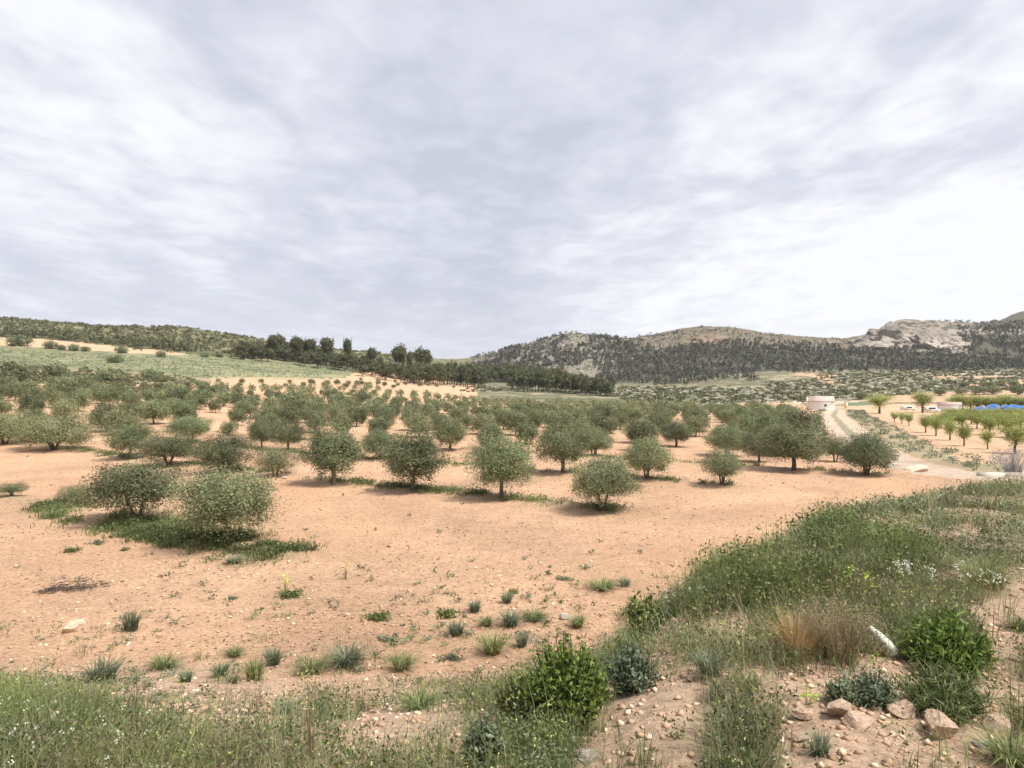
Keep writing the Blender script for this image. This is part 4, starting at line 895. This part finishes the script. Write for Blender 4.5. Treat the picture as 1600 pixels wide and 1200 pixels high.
def stalk_plant(name, px, py, wd, hp, seed, n, matS, matF, lab, cat, fs=.012, leafm=None, dots=6):
    g = gp(px, py); k = g[1] / FPX; W, Hh = wd * k / 2, hp * k; rg = np.random.default_rng(seed); r = empty(name, g); tag(r, lab, cat)
    a = rg.uniform(0, 6.28, n); q = np.sqrt(rg.random(n)) * W; B = np.stack([np.cos(a) * q * .4, np.sin(a) * q * .4, np.full(n, -.01)], 1); h = Hh * rg.uniform(.6, 1.05, n); ln_ = q / np.maximum(h, .01) * .8
    V, F = blades(B, a, h, np.full(n, .0035 + k * .5), ln_); obj('stem', mk_mesh('stem', V, F, matS, np.repeat(rg.random(n), 3)), r)
    if matF:
        tip = B + np.stack([np.cos(a) * h * ln_, np.sin(a) * h * ln_, h * (1 - .45 * np.clip(ln_, 0, 1.2))], 1)
        P = np.repeat(tip, dots, 0) + rg.normal(size=(n * dots, 3)) * fs * 1.1; V, F = leaves(P, rg.normal(size=P.shape), np.full(len(P), fs * 1.5), np.full(len(P), fs * 1.3), rg); obj('flower_heads', mk_mesh('flower_heads', V, F, matF, rg.random(len(P))), r)
stalk_plant('yellow_flower', 446, 926, 14, 28, 1, 9, m_herb, m_yel, 'left of two tall bright yellow flowers on the bare soil', 'flower', .03)
stalk_plant('yellow_flower', 540, 905, 12, 26, 2, 8, m_herb, m_yel, 'right of two tall bright yellow flowers on the bare soil', 'flower', .03)
stalk_plant('yellow_flower', 573, 838, 6, 18, 3, 4, m_herb, m_yel, 'thin single yellow flower far out on the bare field', 'flower', .025, None, 3)
stalk_plant('dry_grass_clump', 1245, 1030, 105, 88, 4, 420, m_orange, None, 'orange-brown dry grass clump on the bank', 'dry grass')
stalk_plant('dry_grass_clump', 1312, 1035, 105, 100, 5, 330, m_dry, m_dry, 'pale brown dry clump right of the orange one', 'dry grass', .006)
stalk_plant('spurge', 1325, 935, 60, 46, 6, 26, m_herb, m_lime, 'lime green spurge clump high on the bank', 'spurge', .018)
stalk_plant('spurge', 1262, 1100, 26, 26, 7, 8, m_herb, m_lime, 'lime green spurge head behind the round orange boulder', 'spurge', .010)
stalk_plant('spurge', 1522, 1115, 30, 32, 8, 9, m_herb, m_lime, 'lime green spurge beside the needle-leaved clump', 'spurge', .008)
stalk_plant('spurge', 1368, 1032, 18, 14, 9, 5, m_herb, m_lime, 'small lime spurge under the lower end of the white tube', 'spurge', .008)
stalk_plant('lavender_bush', 1583, 742, 54, 42, 10, 260, m_lav, m_lav, 'grey-violet lavender-like bush at the right edge by the slab', 'bush', .03)
stalk_plant('spiky_bush', 1540, 915, 120, 60, 11, 420, m_grass, None, 'big arching grass bush on the bank near the right edge', 'grass bush')
stalk_plant('white_umbels', 1420, 935, 60, 60, 12, 22, m_herb, m_white, 'white-flowered umbels behind the green shrub on the bank', 'flower', .012)
stalk_plant('white_umbels', 1525, 930, 60, 50, 13, 18, m_herb, m_white, 'white-flowered umbels left of the arching grass bush', 'flower', .012)
stalk_plant('tall_weed', 487, 1190, 40, 150, 14, 14, m_dry, m_yel, 'tallest dry weed stalk with tiny yellow flowers, left of centre', 'weed', .005)
stalk_plant('tall_weed', 215, 1120, 36, 90, 15, 9, m_brown, None, 'thin brown weed stalks rising from the weeds at left', 'weed')
stalk_plant('tall_weed', 1005, 1195, 60, 80, 16, 24, m_grass, None, 'light green stalks at the bottom edge by the bare patch', 'weed')

# charred twigs, white plastic tube
for q, (px, py, wd, lab) in enumerate([(88, 922, 52, 'heap of dark dead twigs on bare soil at left'), (130, 920, 66, 'thin trail of grey dead twigs right of the dark heap')]):
    g = gp(px, py); k = g[1] / FPX; n = 260; rg2 = np.random.default_rng(q + 50); P = rg2.normal(size=(n, 3)) * [wd * k * .22, wd * k * .17, .035]; P[:, 2] = np.abs(P[:, 2]) * 3 * np.exp(-(P[:, 0] / (wd * k * .25)) ** 2) + .005; P[:, 1] += P[:, 0] * .5
    V, F = leaves(P, rg2.normal(size=(n, 3)) * [1, 1, .25], rg2.uniform(.06, .2, n), np.full(n, .016), rg2)
    o = obj('dead_twigs', mk_mesh('dead_twigs', V, F, m_brown, rg2.random(n) * (.5 + .5 * q)), loc=tuple(g)); tag(o, lab, 'twigs')
a = gp(1398, 1028) + np.array([0, 0, .02]); k = a[1] / FPX; r = empty('plastic_tube', a); tag(r, 'white plastic tube leaning out of the weeds on the bank', 'plastic tube')
s_ = np.linspace(0, 1, 9); pts = np.stack([-33 * k * s_, .06 * s_, 42 * k * s_ - 6 * k * s_ ** 2 + .01], 1); rad = np.interp(s_, [0, .15, .6, 1], [8 * k, 8.5 * k, 7 * k, 4 * k])
V1, F1 = tubes([(pts, rad)], 14); V2, F2 = tubes([(pts, rad * .82)], 14)
obj('tube_wall', mk_mesh('tube_wall', np.concatenate([V1, V2]), np.concatenate([F1, F2[:, ::-1] + len(V1)]), m_tube, smooth=True), r)
for (i0) in (0, 8):
    an = np.arange(14); b0 = i0 * 14; V = np.concatenate([V1[b0:b0 + 14], V2[b0:b0 + 14]]); F = np.stack([an, (an + 1) % 14, (an + 1) % 14 + 14, an + 14], 1)
    obj('rim', mk_mesh('rim', V, F, m_tube), r)

# ------------------------------------------------------------------ dense cover of the bank (uncountable)
BANK = [(-900, 1085), (0, 1090), (60, 1095), (150, 1125), (240, 1150), (330, 1165), (430, 1160), (500, 1130), (560, 1125), (620, 1165), (690, 1120), (770, 1100), (830, 1050), (930, 1030), (1000, 965), (1060, 930), (1100, 900), (1170, 862), (1290, 822), (1370, 782), (1440, 750), (1520, 745), (1700, 742), (2600, 740), (2600, 1900), (-900, 1900)]
HOLES = [([(935, 1080), (1090, 1060), (1110, 1110), (1110, 1300), (870, 1300), (900, 1140)], .03), ([(1225, 1085), (1300, 1055), (1400, 1030), (1440, 1050), (1430, 1100), (1560, 1110), (1640, 1190), (1640, 1300), (1200, 1300), (1200, 1160)], .03), ([(1350, 975), (1372, 975), (1412, 1030), (1400, 1045), (1352, 1000)], .1), ([(1340, 1010), (1440, 1020), (1440, 1060), (1340, 1060)], .25),
         ([(1500, 985), (1560, 925), (1700, 915), (1700, 1010), (1560, 1030)], .04), ([(700, 1180), (760, 1130), (800, 1180), (790, 1300), (690, 1300)], .35), ([(610, 1140), (690, 1130), (700, 1200), (620, 1200)], .5)]
def cover(n, rg, ylo=1.9, yhi=21, extra=.035):
    n = int(n * 1.3); y = ylo * (yhi / ylo) ** rg.random(n); x = rg.uniform(-.86, .95, n) * y; x = np.where(rg.random(n) < .5, x, np.abs(x) * np.where(rg.random(n) < .8, 1, -1))
    x = np.where(rg.random(n) < .23, np.where(rg.random(n) < .75, rg.uniform(.9, 1.75, n), rg.uniform(-1.4, -.82, n)) * y, x); z = H(x, y); px, py = proj(x, y, z)
    jx = px + 35 * fbm(x * 2, y * 2, 55, 3); jy = py + 34 * fbm(x * 2.2, y * 2.2, 56, 3) + rg.normal(size=n) * np.interp(px, [0, 900, 1100], [26, 20, 5]); d = np.where(inpoly(jx, jy, BANK), 1.0, extra)
    e0 = np.interp(x, E0X, E1); d = np.where(y > e0 + 1.0, 0, d)
    for P, v in HOLES: d = np.where(inpoly(jx, jy, P), v, d)
    d = d * np.clip(.60 + 2.3 * fbm(x * 1.4, y * 1.4, 57, 4), .02, 1) * np.where((px > 250) & (px < 850) & (y < 6), .38, 1) * np.where(px > 1000, np.clip(.62 + 1.6 * fbm(x * .8 + 9, y * .8, 58, 3), .12, 1), 1)
    k = rg.random(n) < d; return np.stack([x, y, z], 1)[k]
def grass_stuff(pts, nb, h, wd, rad, mat, name, lab, cat, seed, lean=.7, seg=2, tb=0.):
    rg = np.random.default_rng(seed); n = len(pts); dd = np.clip(pts[:, 1], 2, 20); sc_ = rg.uniform(.6, 1.35, n) * (1 + .03 * dd); B = np.repeat(pts, nb, 0); a = rg.uniform(0, 6.28, n * nb); r = rad * np.sqrt(rg.random(n * nb)) * np.repeat(sc_, nb)
    B = B + np.stack([np.cos(a) * r, np.sin(a) * r, 0 * r - .01], 1); hh = h * np.repeat(sc_, nb) * rg.uniform(.45, 1.15, n * nb); ww = (wd * (.6 + np.repeat(dd, nb) / 6)) * rg.uniform(.7, 1.3, n * nb)
    V, F = blades(B, a + rg.normal(size=n * nb) * .9, hh, ww, np.abs(rg.normal(lean, .35, n * nb)), seg)
    T = np.repeat(np.repeat(rg.random(n) * .35 + .06 + tb + .9 * fbm(pts[:, 0] * .9, pts[:, 1] * .9, seed, 3), nb) + rg.random(n * nb) * .45, seg); tag(obj(name, mk_mesh(name, V, F, mat, T)), lab, cat, kind='stuff')
def herb_stuff(pts, nl, h, rad, ll, lw, mat, name, lab, cat, seed):
    rg = np.random.default_rng(seed); n = len(pts); dd = np.clip(pts[:, 1], 2, 20); s = rg.uniform(.6, 1.4, n) * (1 + .03 * dd); u = rg.random(n * nl); S = np.repeat(s, nl); a = rg.uniform(0, 6.28, n * nl)
    P = np.repeat(pts, nl, 0) + np.stack([np.cos(a) * rad * S * np.sqrt(rg.random(n * nl)) * (.4 + u * .6), np.sin(a) * rad * S * np.sqrt(rg.random(n * nl)) * (.4 + u * .6), h * S * u], 1)
    f = (.55 + np.repeat(dd, nl) / 7); V, F = leaves(P, rg.normal(size=(n * nl, 3)) + [0, 0, .6], ll * f * rg.uniform(.6, 1.3, n * nl), lw * f * rg.uniform(.6, 1.3, n * nl), rg)
    T = np.repeat(rg.random(n) * .35 + .04 + .9 * fbm(pts[:, 0] * .9, pts[:, 1] * .9, seed, 3), nl) + rg.random(n * nl) * .5; tag(obj(name, mk_mesh(name, V, F, mat, T)), lab, cat, kind='stuff')
rg = np.random.default_rng(909)
grass_stuff(np.concatenate([cover(11500, rg), cover(4500, rg, 2.3, 5.6)]), 16, .17, .0042, .07, m_grass, 'long_grass', 'long green grass covering the near bank', 'grass', 1)
grass_stuff(cover(10000, rg), 14, .14, .0042, .07, m_blue, 'blue_green_grass', 'blue-green grass mixed into the bank cover', 'grass', 2)
p = cover(9000, rg, 6, 20); px, py = proj(*p.T); p = p[(px > 1230) & (fbm(p[:, 0] * .7, p[:, 1] * .7, 192, 3) > -.2)]
grass_stuff(p, 14, .20, .0045, .12, m_palegrass, 'pale_grass', 'pale straw-green grass on the far top of the bank', 'grass', 26, .9)
p = cover(16000, rg, 2.2, 20, extra=.05); p = p[fbm(p[:, 0] * .8, p[:, 1] * .8, 191, 3) > .08]
herb_stuff(p, 20, .16, .10, .024, .008, m_brownweed, 'brown_weeds', 'brown withered weeds tangled in the bank cover', 'weeds', 25)
q = cover(9000, rg, 4.5, 13); px, py = proj(*q.T); q = q[inpoly(px, py, [(1085, 985), (1110, 900), (1180, 850), (1290, 825), (1420, 850), (1450, 900), (1330, 930), (1200, 960), (1150, 1000)]) & (fbm(q[:, 0] * 1.2, q[:, 1] * 1.2, 401, 3) > -.22)]
grass_stuff(q, 16, .30, .005, .12, m_herb, 'tall_dark_weeds', 'tall dark green weeds along the shoulder of the bank', 'weeds', 21, .5)
herb_stuff(q, 34, .27, .14, .030, .012, m_herb, 'tall_leafy_weeds', 'tall leafy dark weeds along the shoulder of the bank', 'weeds', 22)
q = cover(5000, rg, 2.2, 5.5); px, py = proj(*q.T); q = q[inpoly(px, py, [(-300, 1070), (120, 1090), (260, 1120), (330, 1160), (300, 1300), (-300, 1300)])]
grass_stuff(q, 16, .24, .006, .10, m_herb, 'lush_grass', 'lush dark green grass at lower left', 'grass', 23, .8, tb=-.12)
p = cover(17000, rg, extra=.06); p = p[fbm(p[:, 0] * 1.1, p[:, 1] * 1.1, 91, 3) > -.05]
grass_stuff(p, 9, .26, .0030, .09, m_dry, 'dry_stems', 'thin dry stems standing in the bank cover', 'dry stems', 3, .35)
herb_stuff(np.concatenate([cover(12000, rg), cover(5000, rg, 2.3, 5.6)]), 26, .13, .09, .026, .011, m_herb, 'leafy_weeds', 'small-leaved green weeds covering the near bank', 'weeds', 4)
herb_stuff(cover(9000, rg), 22, .15, .09, .022, .009, m_blue, 'grey_weeds', 'grey-green feathery weeds on the near bank', 'weeds', 5)
def flowers(polys, n, size, mat, name, lab, seed, hh=.2):
    rg = np.random.default_rng(seed); q = cover(n, rg, 1.9, 16, .0); px, py = proj(*q.T); m = np.zeros(len(q), bool)
    for P in polys: m |= inpoly(px, py, P)
    q = q[m]; q[:, 2] += hh * rg.uniform(.6, 1.15, len(q)); P = np.repeat(q, 5, 0) + rg.normal(size=(len(q) * 5, 3)) * size * .6; f = np.repeat(.6 + q[:, 1] / 8, 5)
    V, F = leaves(P, rg.normal(size=P.shape), size * f, size * f * .85, rg); tag(obj(name, mk_mesh(name, V, F, mat, rg.random(len(P)))), lab, 'flowers', kind='stuff')
flowers([[(240, 1110), (900, 1080), (900, 1300), (240, 1300)], [(1000, 960), (1300, 900), (1500, 880), (1500, 1050), (1000, 1100)], [(1100, 1100), (1250, 1120), (1200, 1300), (1100, 1300)]], 6000, .0075, m_yel, 'small_yellow_flowers', 'tiny yellow flowers dotted through the near weeds', 7)
flowers([[(-200, 1060), (130, 1070), (330, 1140), (300, 1300), (-200, 1300)], [(1020, 910), (1110, 900), (1120, 985), (1030, 990)], [(1250, 780), (1600, 770), (1600, 880), (1300, 860)]], 6000, .011, m_white, 'small_white_flowers', 'small white flowers among the weeds at lower left and on the bank', 8, .21)

# weeds in the strips under the tree rows and along the track
def strip(n, rg, rows, smin, smax, wdt):
    s = rg.uniform(smin, smax, n); nn = rg.choice(rows, n) + rg.normal(size=n) * wdt; x = ND[0] * nn + SD[0] * s; y = ND[1] * nn + SD[1] * s; k = (y > 10) & (fbm(x * .5, y * .5, 73, 3) > -.35) & (fbm(x * 1.3, y * 1.3, 74, 3) + rg.normal(size=n) * .12 > -.12) & (np.abs(x) < y * .95); x, y = x[k], y[k]; return np.stack([x, y, H(x, y)], 1)
q = np.concatenate([strip(2300, rg, [10.7], 13.4, 27, .5), strip(600, rg, [9.9], 17, 25, .3), strip(1700, rg, [21.0], 9.7, 50, .30), strip(1000, rg, [29.3], 8.2, 50, .22), strip(700, rg, [37.5], 3, 60, .22)])
grass_stuff(q, 9, .13, .006, .16, m_grass, 'row_grass', 'green grass strips under the olive rows', 'grass', 12, .6)
herb_stuff(q[::2], 14, .12, .16, .026, .012, m_grass, 'row_weeds', 'leafy weeds in the strips under the olive rows', 'weeds', 13)
y = rg.uniform(27, 150, 5200); x = rg.uniform(17, 75, 5200); td, sg = track_dist(x, y); k = ((sg < 0) & (td > 2.1) & (td < 5.2)) | ((sg > 0) & (td > 2.2) & (td < 3.9) & (y > 46)); x, y = x[k], y[k]
puffs(np.stack([x, y, H(x, y)], 1), .38, .8, 34, .42, .16, 14, m_blue, 'track_verge_plants', 'grey-green plants along both verges of the dirt track', 'verge plants')
x = rg.uniform(-40, 30, 5000); y = rg.uniform(9, 60, 5000); k = (np.abs(x) < y * .85) & (fbm(x * .3, y * .3, 17, 3) > .1) & (track_dist(x, y)[1] > 0) & (rg.random(5000) < np.interp(y, [9, 14, 30], [.7, .25, .06])); q = np.stack([x, y, H(x, y)], 1)[k]
herb_stuff(q, 12, .05, .07, .028, .012, m_blue, 'sparse_seedlings', 'sparse tiny weeds sprouting on the bare field', 'weeds', 15)

# litter, extra seedlings and little grass clumps on the bare soil
rg = np.random.default_rng(4242)
y = 4.5 * (34 / 4.5) ** rg.random(9000); x = rg.uniform(-.85, .7, 9000) * y; k = (rg.random(9000) < np.clip(.5 + 1.2 * fbm(x * .45, y * .45, 301, 3), .08, 1)); x, y = x[k], y[k]
P = np.stack([x, y, H(x, y) + .012], 1); n = len(P); V, F = leaves(P, rg.normal(size=(n, 3)) * [1, .7, .12], rg.uniform(.03, .12, n), rg.uniform(.006, .02, n) * (1 + y / 20), rg)
tag(obj('dry_litter', mk_mesh('dry_litter', V, F, m_brown, rg.random(n))), 'dark dry twigs and straw littering the bare soil', 'litter', kind='stuff')
y = 5.5 * (17 / 5.5) ** rg.random(4600); x = rg.uniform(-.8, .45, 4600) * y; z = H(x, y); px, py = proj(x, y, z)
k = (fbm(x * .8, y * .8, 302, 3) > -.05) & (rg.random(4600) < np.interp(py, [840, 930, 1000, 1080], [.03, .16, .45, .7]) * np.interp(px, [500, 900], [.7, 1.2])); q = np.stack([x, y, z], 1)[k]
grass_stuff(q, 12, .075, .0045, .05, m_grass, 'small_grass_clumps', 'little scattered clumps of grass on the bare slope', 'grass', 31, 1.0)
herb_stuff(q[::2] + [.05, .1, 0], 16, .05, .09, .026, .012, m_blue, 'flat_seedlings', 'flat seedlings on the bare slope', 'weeds', 32)
